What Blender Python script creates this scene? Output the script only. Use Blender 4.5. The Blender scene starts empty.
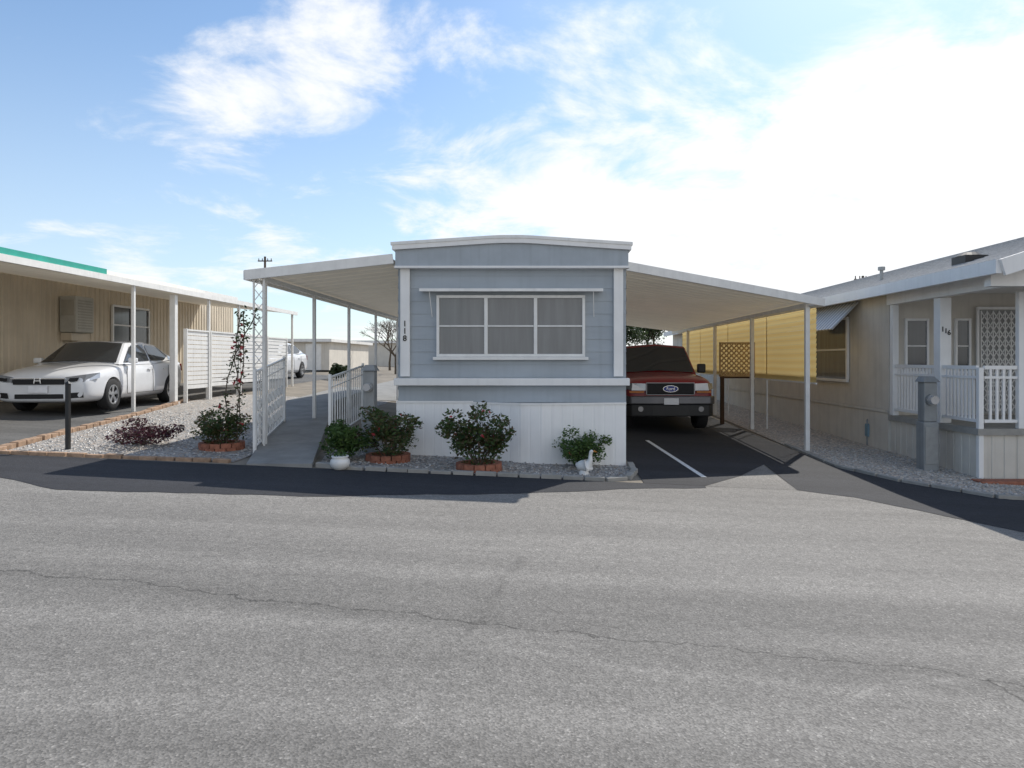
import bpy, bmesh, math, random
from mathutils import Vector, Matrix
random.seed(7)
R=random.Random(11)
scene=bpy.context.scene
COL=scene.collection
F=683.0; UX=540.0; VY=360.0; EH=1.62
try:
    scene.view_settings.view_transform='Standard'; scene.view_settings.look='None'; scene.view_settings.exposure=0
except Exception: pass
def G(x,y):
    return -0.045*max(-16,min(16,x)) + 0.02*(max(9.3,min(40,y))-9.3)
def P(u,v):
    lo,hi=1.0,80.0
    for _ in range(60):
        d=(lo+hi)/2; x=(u-UX)*d/F
        if VY+(EH-G(x,d))*F/d > v: lo=d
        else: hi=d
    x=(u-UX)*d/F
    return (x,d)
# ---------------------------------------------------------------- materials
MATS={}
def nd(nt,t,**k):
    n=nt.nodes.new(t)
    for a,b in k.items(): setattr(n,a,b)
    return n
def mat(name,col,rough=0.7,metal=0.0,var=0.12,scale=4.0,bump=0.0,bscale=60.0,spec=0.5,coat=0.0,stretch=(1,1,1),trans=0.0,grime=0.0):
    if name in MATS: return MATS[name]
    m=bpy.data.materials.new(name); m.use_nodes=True; nt=m.node_tree; b=nt.nodes['Principled BSDF']
    mp=nd(nt,'ShaderNodeMapping'); mp.inputs['Scale'].default_value=stretch
    geo=nd(nt,'ShaderNodeNewGeometry')
    nt.links.new(geo.outputs['Position'],mp.inputs['Vector'])
    nz=nd(nt,'ShaderNodeTexNoise'); nz.inputs['Scale'].default_value=scale; nz.inputs['Detail'].default_value=4; nz.inputs['Roughness'].default_value=.6
    nt.links.new(mp.outputs[0],nz.inputs['Vector'])
    mr=nd(nt,'ShaderNodeMapRange'); mr.inputs['From Min'].default_value=.3; mr.inputs['From Max'].default_value=.7
    mr.inputs['To Min'].default_value=1-var; mr.inputs['To Max'].default_value=1+var
    nt.links.new(nz.outputs['Fac'],mr.inputs['Value'])
    fac=mr.outputs[0]
    if grime>0:
        mp2=nd(nt,'ShaderNodeMapping'); mp2.inputs['Scale'].default_value=(9,9,.5); nt.links.new(geo.outputs['Position'],mp2.inputs['Vector'])
        n3=nd(nt,'ShaderNodeTexNoise'); n3.inputs['Scale'].default_value=1.2; n3.inputs['Detail'].default_value=3; nt.links.new(mp2.outputs[0],n3.inputs['Vector'])
        m3=nd(nt,'ShaderNodeMapRange'); m3.inputs['From Min'].default_value=.5; m3.inputs['From Max'].default_value=.75; m3.inputs['To Min'].default_value=1; m3.inputs['To Max'].default_value=1-grime
        nt.links.new(n3.outputs['Fac'],m3.inputs['Value'])
        mm_=nd(nt,'ShaderNodeMath',operation='MULTIPLY'); nt.links.new(fac,mm_.inputs[0]); nt.links.new(m3.outputs[0],mm_.inputs[1]); fac=mm_.outputs[0]
    mx=nd(nt,'ShaderNodeVectorMath',operation='SCALE'); mx.inputs[0].default_value=col
    nt.links.new(fac,mx.inputs['Scale'])
    nt.links.new(mx.outputs[0],b.inputs['Base Color'])
    b.inputs['Roughness'].default_value=rough; b.inputs['Metallic'].default_value=metal
    b.inputs['Specular IOR Level'].default_value=spec
    b.inputs['Coat Weight'].default_value=coat; b.inputs['Coat Roughness'].default_value=.05
    if trans>0:
        tr=nd(nt,'ShaderNodeBsdfTranslucent'); nt.links.new(mx.outputs[0],tr.inputs['Color'])
        ms=nd(nt,'ShaderNodeMixShader'); ms.inputs[0].default_value=trans
        nt.links.new(b.outputs[0],ms.inputs[1]); nt.links.new(tr.outputs[0],ms.inputs[2])
        nt.links.new(ms.outputs[0],nt.nodes['Material Output'].inputs['Surface'])
    if bump>0:
        n2=nd(nt,'ShaderNodeTexNoise'); n2.inputs['Scale'].default_value=bscale; n2.inputs['Detail'].default_value=2
        nt.links.new(mp.outputs[0],n2.inputs['Vector'])
        bp=nd(nt,'ShaderNodeBump'); bp.inputs['Strength'].default_value=bump; bp.inputs['Distance'].default_value=.02
        nt.links.new(n2.outputs['Fac'],bp.inputs['Height']); nt.links.new(bp.outputs[0],b.inputs['Normal'])
    MATS[name]=m
    return m
M_siding=mat('blue_grey_siding',(.375,.415,.45),.55,var=.07,scale=1.2,stretch=(1,1,3),grime=.08)
M_fascia=mat('fascia_blue',(.38,.42,.455),.55,var=.07,grime=.12)
M_white=mat('white_paint',(.86,.85,.83),.5,var=.05,scale=2.5,grime=.06)
M_white2=mat('white_enamel_metal',(.82,.81,.78),.4,var=.07,scale=5,grime=.08)
M_skirt=mat('skirting_white',(.90,.90,.89),.55,var=.04,scale=2,grime=.07)
M_under=mat('roof_pan_beige',(.80,.72,.58),.5,var=.06,scale=1.5,trans=.09)
M_beige=mat('beige_siding',(.68,.58,.44),.6,var=.08,scale=1.5,grime=.12)
M_acbox=mat('ac_box_grey',(.50,.48,.42),.6,var=.1)
M_stucco=mat('cream_stucco',(.66,.62,.55),.8,var=.07,scale=2,bump=.15,bscale=90,grime=.12)
M_teal=mat('teal_trim',(.02,.36,.28),.5)
M_roofgrey=mat('roof_shingle',(.36,.355,.35),.9,var=.22,scale=14,bump=.4,bscale=40,spec=.3)
M_black=mat('black_paint',(.02,.02,.02),.5)
M_rubber=mat('rubber',(.02,.02,.021),.85)
M_dark=mat('dark_void',(.012,.012,.013),.7)
M_steel=mat('galvanised_steel',(.33,.34,.34),.5,.5,var=.12,scale=9)
M_pedestal=mat('pedestal_grey',(.30,.31,.31),.55,.1,var=.1,scale=6,grime=.2)
M_chrome=mat('chrome',(.75,.75,.76),.15,1.0,var=.02)
M_dchrome=mat('grille_dull_chrome',(.28,.28,.29),.35,1.0,var=.02)
M_bumper=mat('dull_chrome_bumper',(.16,.16,.17),.35,.8,var=.05)
M_brick=mat('red_brick',(.33,.13,.08),.9,var=.3,scale=12,bump=.3,bscale=80)
M_tanbrick=mat('tan_brick',(.36,.24,.16),.9,var=.35,scale=9,bump=.3,bscale=80)
M_conc=mat('concrete',(.34,.325,.295),.9,var=.16,scale=5,bump=.15)
M_path=mat('path_concrete',(.26,.255,.24),.9,var=.2,scale=2.5,bump=.15)
M_wood=mat('brown_wood',(.07,.035,.016),.8,var=.25,scale=8,stretch=(4,4,1))
M_polewood=mat('pole_wood',(.10,.075,.055),.9,var=.2)
M_bark=mat('bark',(.11,.085,.06),.9,var=.25,scale=20)
M_glass=mat('dark_glass',(.02,.025,.03),.04,var=.1,spec=.9)
M_redpaint=mat('red_car_paint',(.25,.010,.016),.35,.0,var=.05,coat=.5)
M_silver=mat('white_car_paint',(.74,.75,.765),.28,.0,var=.03,coat=1)
M_rim=mat('alloy',(.55,.56,.58),.3,.9)
M_lamp=mat('headlight_lens',(.5,.52,.55),.08,.5,spec=.9,coat=1)
M_lamp2=mat('truck_headlight_lens',(.28,.28,.29),.12,.5,spec=.8,coat=1)
M_amber=mat('amber_lens',(.5,.15,.02),.2)
M_blue=mat('emblem_blue',(.01,.03,.25),.3)
M_ceramic=mat('white_ceramic',(.8,.79,.76),.4,var=.06,scale=14)
M_orange=mat('orange_beak',(.7,.25,.03),.5)
M_plate=mat('plate_white',(.8,.8,.82),.5)

def wave_mat(name,c1,c2,axis,scale,rough=.4,spec=.5,bump=0,translucent=0,dist=.6):
    m=bpy.data.materials.new(name); m.use_nodes=True; nt=m.node_tree; b=nt.nodes['Principled BSDF']
    geo=nd(nt,'ShaderNodeNewGeometry')
    w=nd(nt,'ShaderNodeTexWave'); w.bands_direction=axis; w.inputs['Scale'].default_value=scale
    w.inputs['Distortion'].default_value=dist; w.inputs['Detail'].default_value=2
    nt.links.new(geo.outputs['Position'],w.inputs['Vector'])
    mx=nd(nt,'ShaderNodeMix',data_type='RGBA'); mx.inputs['A'].default_value=(*c1,1); mx.inputs['B'].default_value=(*c2,1)
    nt.links.new(w.outputs['Fac'],mx.inputs['Factor']); nt.links.new(mx.outputs['Result'],b.inputs['Base Color'])
    b.inputs['Roughness'].default_value=rough; b.inputs['Specular IOR Level'].default_value=spec
    if bump:
        bp=nd(nt,'ShaderNodeBump'); bp.inputs['Strength'].default_value=bump; bp.inputs['Distance'].default_value=.02
        nt.links.new(w.outputs['Fac'],bp.inputs['Height']); nt.links.new(bp.outputs[0],b.inputs['Normal'])
    if translucent:
        tr=nd(nt,'ShaderNodeBsdfTranslucent'); nt.links.new(mx.outputs['Result'],tr.inputs['Color'])
        ms=nd(nt,'ShaderNodeMixShader'); ms.inputs[0].default_value=translucent
        nt.links.new(b.outputs[0],ms.inputs[1]); nt.links.new(tr.outputs[0],ms.inputs[2])
        nt.links.new(ms.outputs[0],nt.nodes['Material Output'].inputs['Surface'])
    return m
M_curtain=mat('curtained_glass',(.165,.17,.172),.10,var=.18,scale=2.2,spec=.7,stretch=(3,3,.25))
M_curtain_dark=mat('curtained_glass_dark',(.06,.065,.07),.10,var=.18,scale=3,spec=.7,stretch=(3,3,.25))
M_yellow=wave_mat('yellow_shade_fabric',(.96,.76,.36),(.90,.67,.28),'Z',1.9,.8,.2,.2,.66)
M_awn=wave_mat('striped_awning',(.85,.85,.84),(.40,.42,.44),'Y',1.8,.5,dist=0)

def leafmat(name,cols,trans=.25):
    m=bpy.data.materials.new(name); m.use_nodes=True; nt=m.node_tree; b=nt.nodes['Principled BSDF']
    geo=nd(nt,'ShaderNodeNewGeometry')
    cr=nd(nt,'ShaderNodeValToRGB')
    el=cr.color_ramp.elements
    el[0].color=(*cols[0],1); el[0].position=0
    el[1].color=(*cols[-1],1); el[1].position=1
    for i,c in enumerate(cols[1:-1]):
        e=el.new((i+1)/(len(cols)-1)); e.color=(*c,1)
    nt.links.new(geo.outputs['Random Per Island'],cr.inputs[0])
    nt.links.new(cr.outputs[0],b.inputs['Base Color']); b.inputs['Roughness'].default_value=.5
    tr=nd(nt,'ShaderNodeBsdfTranslucent'); nt.links.new(cr.outputs[0],tr.inputs['Color'])
    ms=nd(nt,'ShaderNodeMixShader'); ms.inputs[0].default_value=trans
    nt.links.new(b.outputs[0],ms.inputs[1]); nt.links.new(tr.outputs[0],ms.inputs[2])
    nt.links.new(ms.outputs[0],nt.nodes['Material Output'].inputs['Surface'])
    return m
L_green=leafmat('leaf_green',[(.025,.06,.015),(.07,.14,.03),(.12,.19,.05)],.35)
L_rose=leafmat('leaf_rose',[(.025,.055,.015),(.06,.12,.03),(.11,.06,.03),(.09,.15,.04)],.35)
L_vine=leafmat('leaf_vine',[(.05,.06,.02),(.07,.11,.03),(.05,.08,.025),(.16,.06,.05)],.35)
L_purple=leafmat('leaf_purple',[(.03,.01,.02),(.07,.015,.03),(.10,.03,.04),(.04,.04,.015)])
L_tree=leafmat('leaf_tree',[(.015,.03,.01),(.04,.07,.02),(.07,.10,.04)])
L_flower=leafmat('petal_red',[(.5,.02,.03),(.65,.05,.07),(.6,.14,.16)])
L_stone=leafmat('stone_mix',[(.18,.17,.16),(.40,.39,.37),(.6,.58,.55),(.33,.26,.2)],0.0)

# ---------------------------------------------------------------- builders
def thing(name,loc,label,category,rotz=0.0,group=None):
    e=bpy.data.objects.new(name,None); COL.objects.link(e)
    e.location=loc; e.rotation_euler=(0,0,rotz); e.empty_display_size=.2
    e['label']=label; e['category']=category
    if group: e['group']=group
    return e
def W(e):
    return Matrix.Translation(e.location)@e.rotation_euler.to_matrix().to_4x4()
class MB:
    def __init__(s): s.v=[]; s.f=[]
    def add(s,vs,fs):
        o=len(s.v); s.v+= [tuple(v) for v in vs]; s.f+=[tuple(i+o for i in f) for f in fs]; return s
    def box(s,x0,x1,y0,y1,z0,z1):
        return s.add([(x0,y0,z0),(x1,y0,z0),(x1,y1,z0),(x0,y1,z0),(x0,y0,z1),(x1,y0,z1),(x1,y1,z1),(x0,y1,z1)],
          [(0,3,2,1),(4,5,6,7),(0,1,5,4),(1,2,6,5),(2,3,7,6),(3,0,4,7)])
    def prism(s,pts,lo,hi):
        n=len(pts); L=[lo(*p) if callable(lo) else lo for p in pts]; H=[hi(*p) if callable(hi) else hi for p in pts]
        vs=[(p[0],p[1],l) for p,l in zip(pts,L)]+[(p[0],p[1],h) for p,h in zip(pts,H)]
        return s.add(vs,[tuple(reversed(range(n))),tuple(range(n,2*n))]+[(i,(i+1)%n,n+(i+1)%n,n+i) for i in range(n)])
    def quadslab(s,a,b,c,d,t):
        A,B,C,D=map(Vector,(a,b,c,d)); nrm=(B-A).cross(D-A).normalized()*t
        vs=[A,B,C,D,A+nrm,B+nrm,C+nrm,D+nrm]
        return s.add(vs,[(0,3,2,1),(4,5,6,7),(0,1,5,4),(1,2,6,5),(2,3,7,6),(3,0,4,7)])
    def cyl(s,p,q,r1,r2=None,n=12,caps=True):
        r2=r1 if r2 is None else r2
        p=Vector(p);q=Vector(q);d=(q-p)
        if d.length<1e-6: return s
        d.normalize(); a=d.orthogonal().normalized(); b=d.cross(a)
        vs=[]
        for i in range(n):
            t=2*math.pi*i/n; vs.append(p+(a*math.cos(t)+b*math.sin(t))*r1)
        for i in range(n):
            t=2*math.pi*i/n; vs.append(q+(a*math.cos(t)+b*math.sin(t))*r2)
        fs=[(i,(i+1)%n,n+(i+1)%n,n+i) for i in range(n)]
        if caps: fs+=[tuple(reversed(range(n))),tuple(range(n,2*n))]
        return s.add(vs,fs)
    def beam(s,p,q,w,h=None):
        h=h or w; p=Vector(p);q=Vector(q);d=(q-p).normalized()
        up=Vector((0,0,1)) if abs(d.z)<.9 else Vector((0,1,0))
        a=d.cross(up).normalized(); b=a.cross(d).normalized()
        vs=[]
        for c in (p,q):
            for sa,sb in ((-1,-1),(1,-1),(1,1),(-1,1)): vs.append(c+a*sa*w/2+b*sb*h/2)
        return s.add(vs,[(0,3,2,1),(4,5,6,7),(0,1,5,4),(1,2,6,5),(2,3,7,6),(3,0,4,7)])
    def obj(s,name,m,parent=None,world=True,bevel=0,smooth=False,sub=0,label=None):
        me=bpy.data.meshes.new(name); me.from_pydata(s.v,[],s.f)
        bm=bmesh.new(); bm.from_mesh(me); bmesh.ops.recalc_face_normals(bm,faces=bm.faces); bm.to_mesh(me); bm.free()
        if parent is not None and world: me.transform(W(parent).inverted())
        me.materials.append(m)
        o=bpy.data.objects.new(name,me); COL.objects.link(o)
        if parent is not None: o.parent=parent
        if smooth:
            for p in me.polygons: p.use_smooth=True
        if bevel:
            b=o.modifiers.new('b','BEVEL'); b.width=bevel; b.segments=2; b.limit_method='ANGLE'
        if sub:
            b=o.modifiers.new('s','SUBSURF'); b.levels=sub; b.render_levels=sub
        if label: o['label']=label
        return o
def subpart(B,name,m,part,root,**k):
    nb=MB(); nb.v=[tuple(W(root).inverted()@Vector(v)) for v in B.v]; nb.f=B.f
    return nb.obj(name,m,part,world=False,**k)
def evalmesh(o):
    dg=bpy.context.evaluated_depsgraph_get(); dg.update()
    return bpy.data.meshes.new_from_object(o.evaluated_get(dg))

# ---------------------------------------------------------------- asphalt/ground materials
def asphalt(name,base,patch=.1,cracks=True,speck=.28,vs_=95):
    m=bpy.data.materials.new(name); m.use_nodes=True; nt=m.node_tree; b=nt.nodes['Principled BSDF']; L=nt.links.new
    geo=nd(nt,'ShaderNodeNewGeometry'); pos=geo.outputs['Position']
    def noisen(scale,detail,st=(1,1,1),rough=.6,dist=0):
        mp=nd(nt,'ShaderNodeMapping'); mp.inputs['Scale'].default_value=st; L(pos,mp.inputs['Vector'])
        n=nd(nt,'ShaderNodeTexNoise'); n.inputs['Scale'].default_value=scale; n.inputs['Detail'].default_value=detail; n.inputs['Roughness'].default_value=rough; n.inputs['Distortion'].default_value=dist
        L(mp.outputs[0],n.inputs['Vector']); return n
    def noise(*a,**k): return noisen(*a,**k).outputs['Fac']
    def mr(v,a,b_,c,d):
        r=nd(nt,'ShaderNodeMapRange'); r.inputs['From Min'].default_value=a; r.inputs['From Max'].default_value=b_; r.inputs['To Min'].default_value=c; r.inputs['To Max'].default_value=d; L(v,r.inputs['Value']); return r.outputs[0]
    def mul(a,b_):
        r=nd(nt,'ShaderNodeMath',operation='MULTIPLY'); L(a,r.inputs[0]); L(b_,r.inputs[1]); return r.outputs[0]
    streak=mr(noise(.7,6,(.12,2.2,1),.62,.2),.35,.65,1-patch*1.5,1+patch*1.5)
    blotch=mr(noise(.8,6,(.6,1,1),.7),.3,.7,1-patch*.7,1+patch*.7)
    fine=mr(noise(13,4,rough=.8),.3,.7,.84,1.16)
    vor=nd(nt,'ShaderNodeTexVoronoi'); vor.inputs['Scale'].default_value=vs_; L(pos,vor.inputs['Vector'])
    sp=nd(nt,'ShaderNodeSeparateColor'); L(vor.outputs['Color'],sp.inputs[0])
    spk=mr(sp.outputs[0],0,1,1-speck,1+speck)
    spk2=mr(sp.outputs[1],.90,.98,1,1.4)
    v=mul(mul(mul(streak,blotch),mul(fine,spk)),spk2)
    if cracks:
        sx=nd(nt,'ShaderNodeSeparateXYZ'); L(pos,sx.inputs[0])
        cn=noisen(1.5,6,(1,1,1),.65); cs=nd(nt,'ShaderNodeSeparateColor'); L(cn.outputs['Color'],cs.inputs[0])
        def crack(ya,slope,amp,w,n,lo=-99,hi=99,dark=.35,soft=2.2,vert=False):
            A,Bc=(sx.outputs['Y'],sx.outputs['X']) if not vert else (sx.outputs['X'],sx.outputs['Y'])
            t=nd(nt,'ShaderNodeMath',operation='MULTIPLY_ADD'); L(Bc,t.inputs[0]); t.inputs[1].default_value=-slope; L(A,t.inputs[2])
            t2=nd(nt,'ShaderNodeMath',operation='MULTIPLY_ADD'); L(n,t2.inputs[0]); t2.inputs[1].default_value=amp; L(t.outputs[0],t2.inputs[2])
            t3=nd(nt,'ShaderNodeMath',operation='SUBTRACT'); L(t2.outputs[0],t3.inputs[0]); t3.inputs[1].default_value=ya+amp*.5
            t4=nd(nt,'ShaderNodeMath',operation='ABSOLUTE'); L(t3.outputs[0],t4.inputs[0])
            c=mr(t4.outputs[0],w*.4,w*soft,1-dark,0)
            g1=nd(nt,'ShaderNodeMath',operation='GREATER_THAN'); L(Bc,g1.inputs[0]); g1.inputs[1].default_value=lo
            g2=nd(nt,'ShaderNodeMath',operation='LESS_THAN'); L(Bc,g2.inputs[0]); g2.inputs[1].default_value=hi
            k=mul(c,mul(g1.outputs[0],g2.outputs[0]))
            o=nd(nt,'ShaderNodeMath',operation='SUBTRACT'); o.inputs[0].default_value=1; L(k,o.inputs[1]); return o.outputs[0]
        n1,n2,n3=cs.outputs[0],cs.outputs[1],cs.outputs[2]
        for c in (crack(4.1,-.17,.5,.005,n1,dark=.5,hi=2.9),
                  crack(4.1,-.17,.5,.07,n1,dark=.88,soft=3,hi=2.9),
                  crack(3.72,-.15,.5,.03,n1,dark=1.16,soft=3,lo=-.3),
                  crack(2.9,.35,.5,.02,n2,dark=1.16,soft=3,lo=1.5),
                  crack(2.15,.08,.4,.006,n2,dark=.5,vert=True,lo=2.2,hi=3.7),
                  crack(-1.0,.15,.6,.02,n2,dark=.85,soft=3,vert=True,lo=4.0,hi=5.6)):
            v=mul(v,c)
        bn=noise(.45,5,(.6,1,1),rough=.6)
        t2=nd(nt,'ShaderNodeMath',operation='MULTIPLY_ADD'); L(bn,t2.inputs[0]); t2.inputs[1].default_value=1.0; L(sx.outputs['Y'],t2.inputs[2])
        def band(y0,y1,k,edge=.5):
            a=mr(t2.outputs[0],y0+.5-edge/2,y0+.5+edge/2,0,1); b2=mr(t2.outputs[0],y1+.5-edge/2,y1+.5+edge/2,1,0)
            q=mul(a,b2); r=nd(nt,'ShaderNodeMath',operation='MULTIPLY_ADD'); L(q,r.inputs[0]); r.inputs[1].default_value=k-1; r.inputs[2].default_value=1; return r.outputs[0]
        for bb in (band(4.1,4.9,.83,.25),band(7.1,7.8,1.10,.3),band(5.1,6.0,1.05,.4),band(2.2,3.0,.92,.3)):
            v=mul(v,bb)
    sc=nd(nt,'ShaderNodeVectorMath',operation='SCALE'); sc.inputs[0].default_value=base; L(v,sc.inputs['Scale'])
    L(sc.outputs[0],b.inputs['Base Color']); b.inputs['Roughness'].default_value=.85; b.inputs['Specular IOR Level'].default_value=.3
    bp=nd(nt,'ShaderNodeBump'); bp.inputs['Strength'].default_value=.5; bp.inputs['Distance'].default_value=.005
    L(vor.outputs['Distance'],bp.inputs['Height']); L(bp.outputs[0],b.inputs['Normal'])
    return m
def gravelmat(name,c,scale=28):
    m=bpy.data.materials.new(name); m.use_nodes=True; nt=m.node_tree; b=nt.nodes['Principled BSDF']; L=nt.links.new
    geo=nd(nt,'ShaderNodeNewGeometry')
    vor=nd(nt,'ShaderNodeTexVoronoi'); vor.inputs['Scale'].default_value=scale; L(geo.outputs['Position'],vor.inputs['Vector'])
    cr=nd(nt,'ShaderNodeValToRGB'); e=cr.color_ramp.elements
    e[0].color=(*[x*.45 for x in c],1); e[1].color=(*[min(1,x*1.6) for x in c],1)
    e2=e.new(.5); e2.color=(*c,1); e3=e.new(.75); e3.color=(c[0]*1.1,c[1]*.9,c[2]*.75,1)
    sp=nd(nt,'ShaderNodeSeparateColor'); L(vor.outputs['Color'],sp.inputs[0]); L(sp.outputs[0],cr.inputs[0])
    L(cr.outputs[0],b.inputs['Base Color']); b.inputs['Roughness'].default_value=.9
    bp=nd(nt,'ShaderNodeBump'); bp.inputs['Strength'].default_value=1; bp.inputs['Distance'].default_value=.02; bp.invert=True
    L(vor.outputs['Distance'],bp.inputs['Height']); L(bp.outputs[0],b.inputs['Normal'])
    return m
A_road=asphalt('worn_asphalt',(.205,.194,.178),.09)
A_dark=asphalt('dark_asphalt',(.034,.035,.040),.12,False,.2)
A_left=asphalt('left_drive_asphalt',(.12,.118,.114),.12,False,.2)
Gv1=gravelmat('grey_gravel',(.36,.35,.33))
Gv2=gravelmat('cream_gravel',(.52,.49,.44))
M_earth=mat('dry_earth',(.22,.19,.15),.95,var=.25,scale=1.5,bump=.4,bscale=14)

# ---------------------------------------------------------------- ground
def struct(o,kind='structure'):
    o['kind']=kind; return o
xs=[-600,-100,-16,-8,0,8,16,100,600]; ys=[-200,-20,0,9.3,20,40,100,900]
B=MB()
vs=[(x,y,G(x,y)) for y in ys for x in xs]; n=len(xs)
B.add(vs,[(j*n+i,j*n+i+1,(j+1)*n+i+1,(j+1)*n+i) for j in range(len(ys)-1) for i in range(n-1)])
struct(B.obj('ground',M_earth))
def sheet(name,pts,lift,m):
    B=MB(); B.add([(x,y,G(x,y)+lift) for x,y in pts],[tuple(range(len(pts)))])
    return struct(B.obj(name,m))
B=MB(); xr=[-120,-60,-30,-16,16,30,60,120]; vs=[]
for x in xr: vs+=[(x,-14,G(x,0)+.004),(x,9.3,G(x,9)+.004)]
B.add(vs,[(2*i,2*i+2,2*i+3,2*i+1) for i in range(len(xr)-1)])
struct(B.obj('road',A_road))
def jag(pts,amp=.03,step=.25):
    out=[]
    for a,b in zip(pts[:-1],pts[1:]):
        A=Vector(a);Bv=Vector(b);k=max(1,int((Bv-A).length/step))
        for i in range(k):
            p=A+(Bv-A)*i/k; out.append((p.x,p.y+(R.uniform(-amp,amp) if i else 0)))
    out.append(pts[-1]); return out
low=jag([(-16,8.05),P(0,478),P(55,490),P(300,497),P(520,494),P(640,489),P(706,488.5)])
sheet('shadow_strip',low+[(2.25,9.3),(-16,9.3)],.008,A_dark)  # dark asphalt sheet cut to the frontage shadow, deepening its shade by colour
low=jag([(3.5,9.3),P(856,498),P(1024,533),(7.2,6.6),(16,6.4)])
sheet('shadow_strip_side',low+[(16,9.3)],.008,A_dark)  # dark sheet following the right house's shadow edge, shade put into colour
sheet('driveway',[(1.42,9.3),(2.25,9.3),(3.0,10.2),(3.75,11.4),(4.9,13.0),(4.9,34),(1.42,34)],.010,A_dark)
sheet('driveway_apron',[(2.25,9.3),(3.5,9.3),(3.72,11.4),(3.0,10.2)],.006,A_road)  # light asphalt cut to the sunlit wedge between the dark sheets
sheet('driveway_side',[(3.5,9.3),(6.4,9.3),(5.4,10.3),(4.95,11.4),(4.95,13.05),(3.74,11.4)],.008,A_dark)  # dark colour painted in for the shade right of the sunlit wedge
a=Vector(P(647,441)); b=Vector(P(704,478)); t=(b-a).normalized(); nn=Vector((-t.y,t.x))*.04
wl=[a-nn,b-nn,b+nn,a+nn]
sheet('painted_line',[tuple(p) for p in wl],.015,mat('road_paint',(.75,.75,.73),.8,var=.18,scale=20))
sheet('neighbour_driveway',[(-16,9.3),(-7.6,9.3),(-7.9,11.0),(-8.3,13.5),(-8.7,15.5),(-9.1,17.5),(-9.1,32),(-16,32)],.006,A_left)
beds={'gravel_bed_left':[(-7.45,9.42),(-4.25,9.5),(-4.35,20),(-9.0,20),(-8.95,17.5),(-8.55,15.5),(-8.15,13.5),(-7.75,11.0)],
'gravel_bed_front':[(-3.08,9.5),(-2.4,9.36),(.9,9.38),(1.2,9.55),(1.36,10.1),(1.38,12),(-3.6,12)],
'gravel_bed_right':[(6.3,9.42),(12,9.4),(12,20),(5.1,20),(5.0,14),(5.02,11.5),(5.5,10.35)]}
sheet('gravel_bed_left',beds['gravel_bed_left'],.01,Gv1)
sheet('gravel_bed_front',beds['gravel_bed_front'],.01,Gv1)
sheet('patio_slab',[(-6.5,20.05),(-2.3,20.05),(-2.3,36),(-6.5,36)],.012,M_path)
sheet('gravel_bed_right',beds['gravel_bed_right'],.012,Gv2)
sheet('gravel_strip_side',[(5.1,20),(6.98,20),(6.98,34),(5.1,34)],.012,Gv2)
def inside(x,y,poly):
    c=False; n=len(poly)
    for i in range(n):
        x1,y1=poly[i];x2,y2=poly[(i+1)%n]
        if (y1>y)!=(y2>y) and x<(x2-x1)*(y-y1)/(y2-y1)+x1: c=not c
    return c
B=MB()
for nm,cnt,bx in (('gravel_bed_left',2600,(-8.5,-4.2,9.4,15)),('gravel_bed_front',1500,(-3.1,1.4,9.4,10.7)),('gravel_bed_right',2600,(5,8.5,9.4,14))):
    k=0
    while k<cnt:
        x=R.uniform(bx[0],bx[1]); y=R.uniform(bx[2],bx[3])
        if not inside(x,y,beds[nm]):
            k+=.2; continue
        k+=1; s=R.uniform(.01,.026); z=G(x,y)+.012; a=R.uniform(0,3)
        ca,sa=math.cos(a)*s,math.sin(a)*s
        B.add([(x+ca,y+sa,z),(x-sa,y+ca,z+s*.2),(x-ca,y-sa,z),(x+sa,y-ca,z+s*.1),(x,y,z+s*.8)],[(0,1,4),(1,2,4),(2,3,4),(3,0,4)])
o=B.obj('gravel',L_stone); o['kind']='stuff'
def edging(name,pts,label,m,L=.2,h=.07,w=.09):
    root=thing(name,(pts[0][0],pts[0][1],G(*pts[0])),label,'edging')
    B=MB()
    for (a,b) in zip(pts[:-1],pts[1:]):
        A=Vector(a);Bv=Vector(b);d=Bv-A;k=max(1,int(d.length/L))
        for i in range(k):
            p=A+d*((i+.04)/k); q=A+d*((i+.96)/k); hh=h*R.uniform(.8,1.15); off=R.uniform(-.012,.012)
            B.beam((p.x+off,p.y+off,G(*p)+hh/2-.01),(q.x+off,q.y,G(*q)+hh/2-.01),w,hh+.02)
    B.obj('brick_row',m,root,bevel=.008)
edging('garden_edging',[(-3.1,9.46),(-2.4,9.33),(.9,9.35),(1.22,9.52),(1.4,10.1),(1.41,10.7)],'weathered masonry edging around the front gravel bed',M_conc,.3,.06)
edging('garden_edging',[(-7.5,9.38),(-6.0,9.42),(-4.3,9.46)],'low brick edging beside the street',M_tanbrick,.24,.05)
edging('garden_edging',[(-7.52,9.4),(-7.82,11),(-8.22,13.5),(-8.62,15.5),(-9.02,17.5)],'tan brick edging along the neighbour driveway',M_tanbrick,.22,.07,.12)
edging('garden_edging',[(5.05,14),(5.0,11.5),(5.45,10.3),(6.25,9.38),(9.5,9.36)],'low concrete edging beside the cream gravel bed',M_conc,.4,.05)

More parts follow.
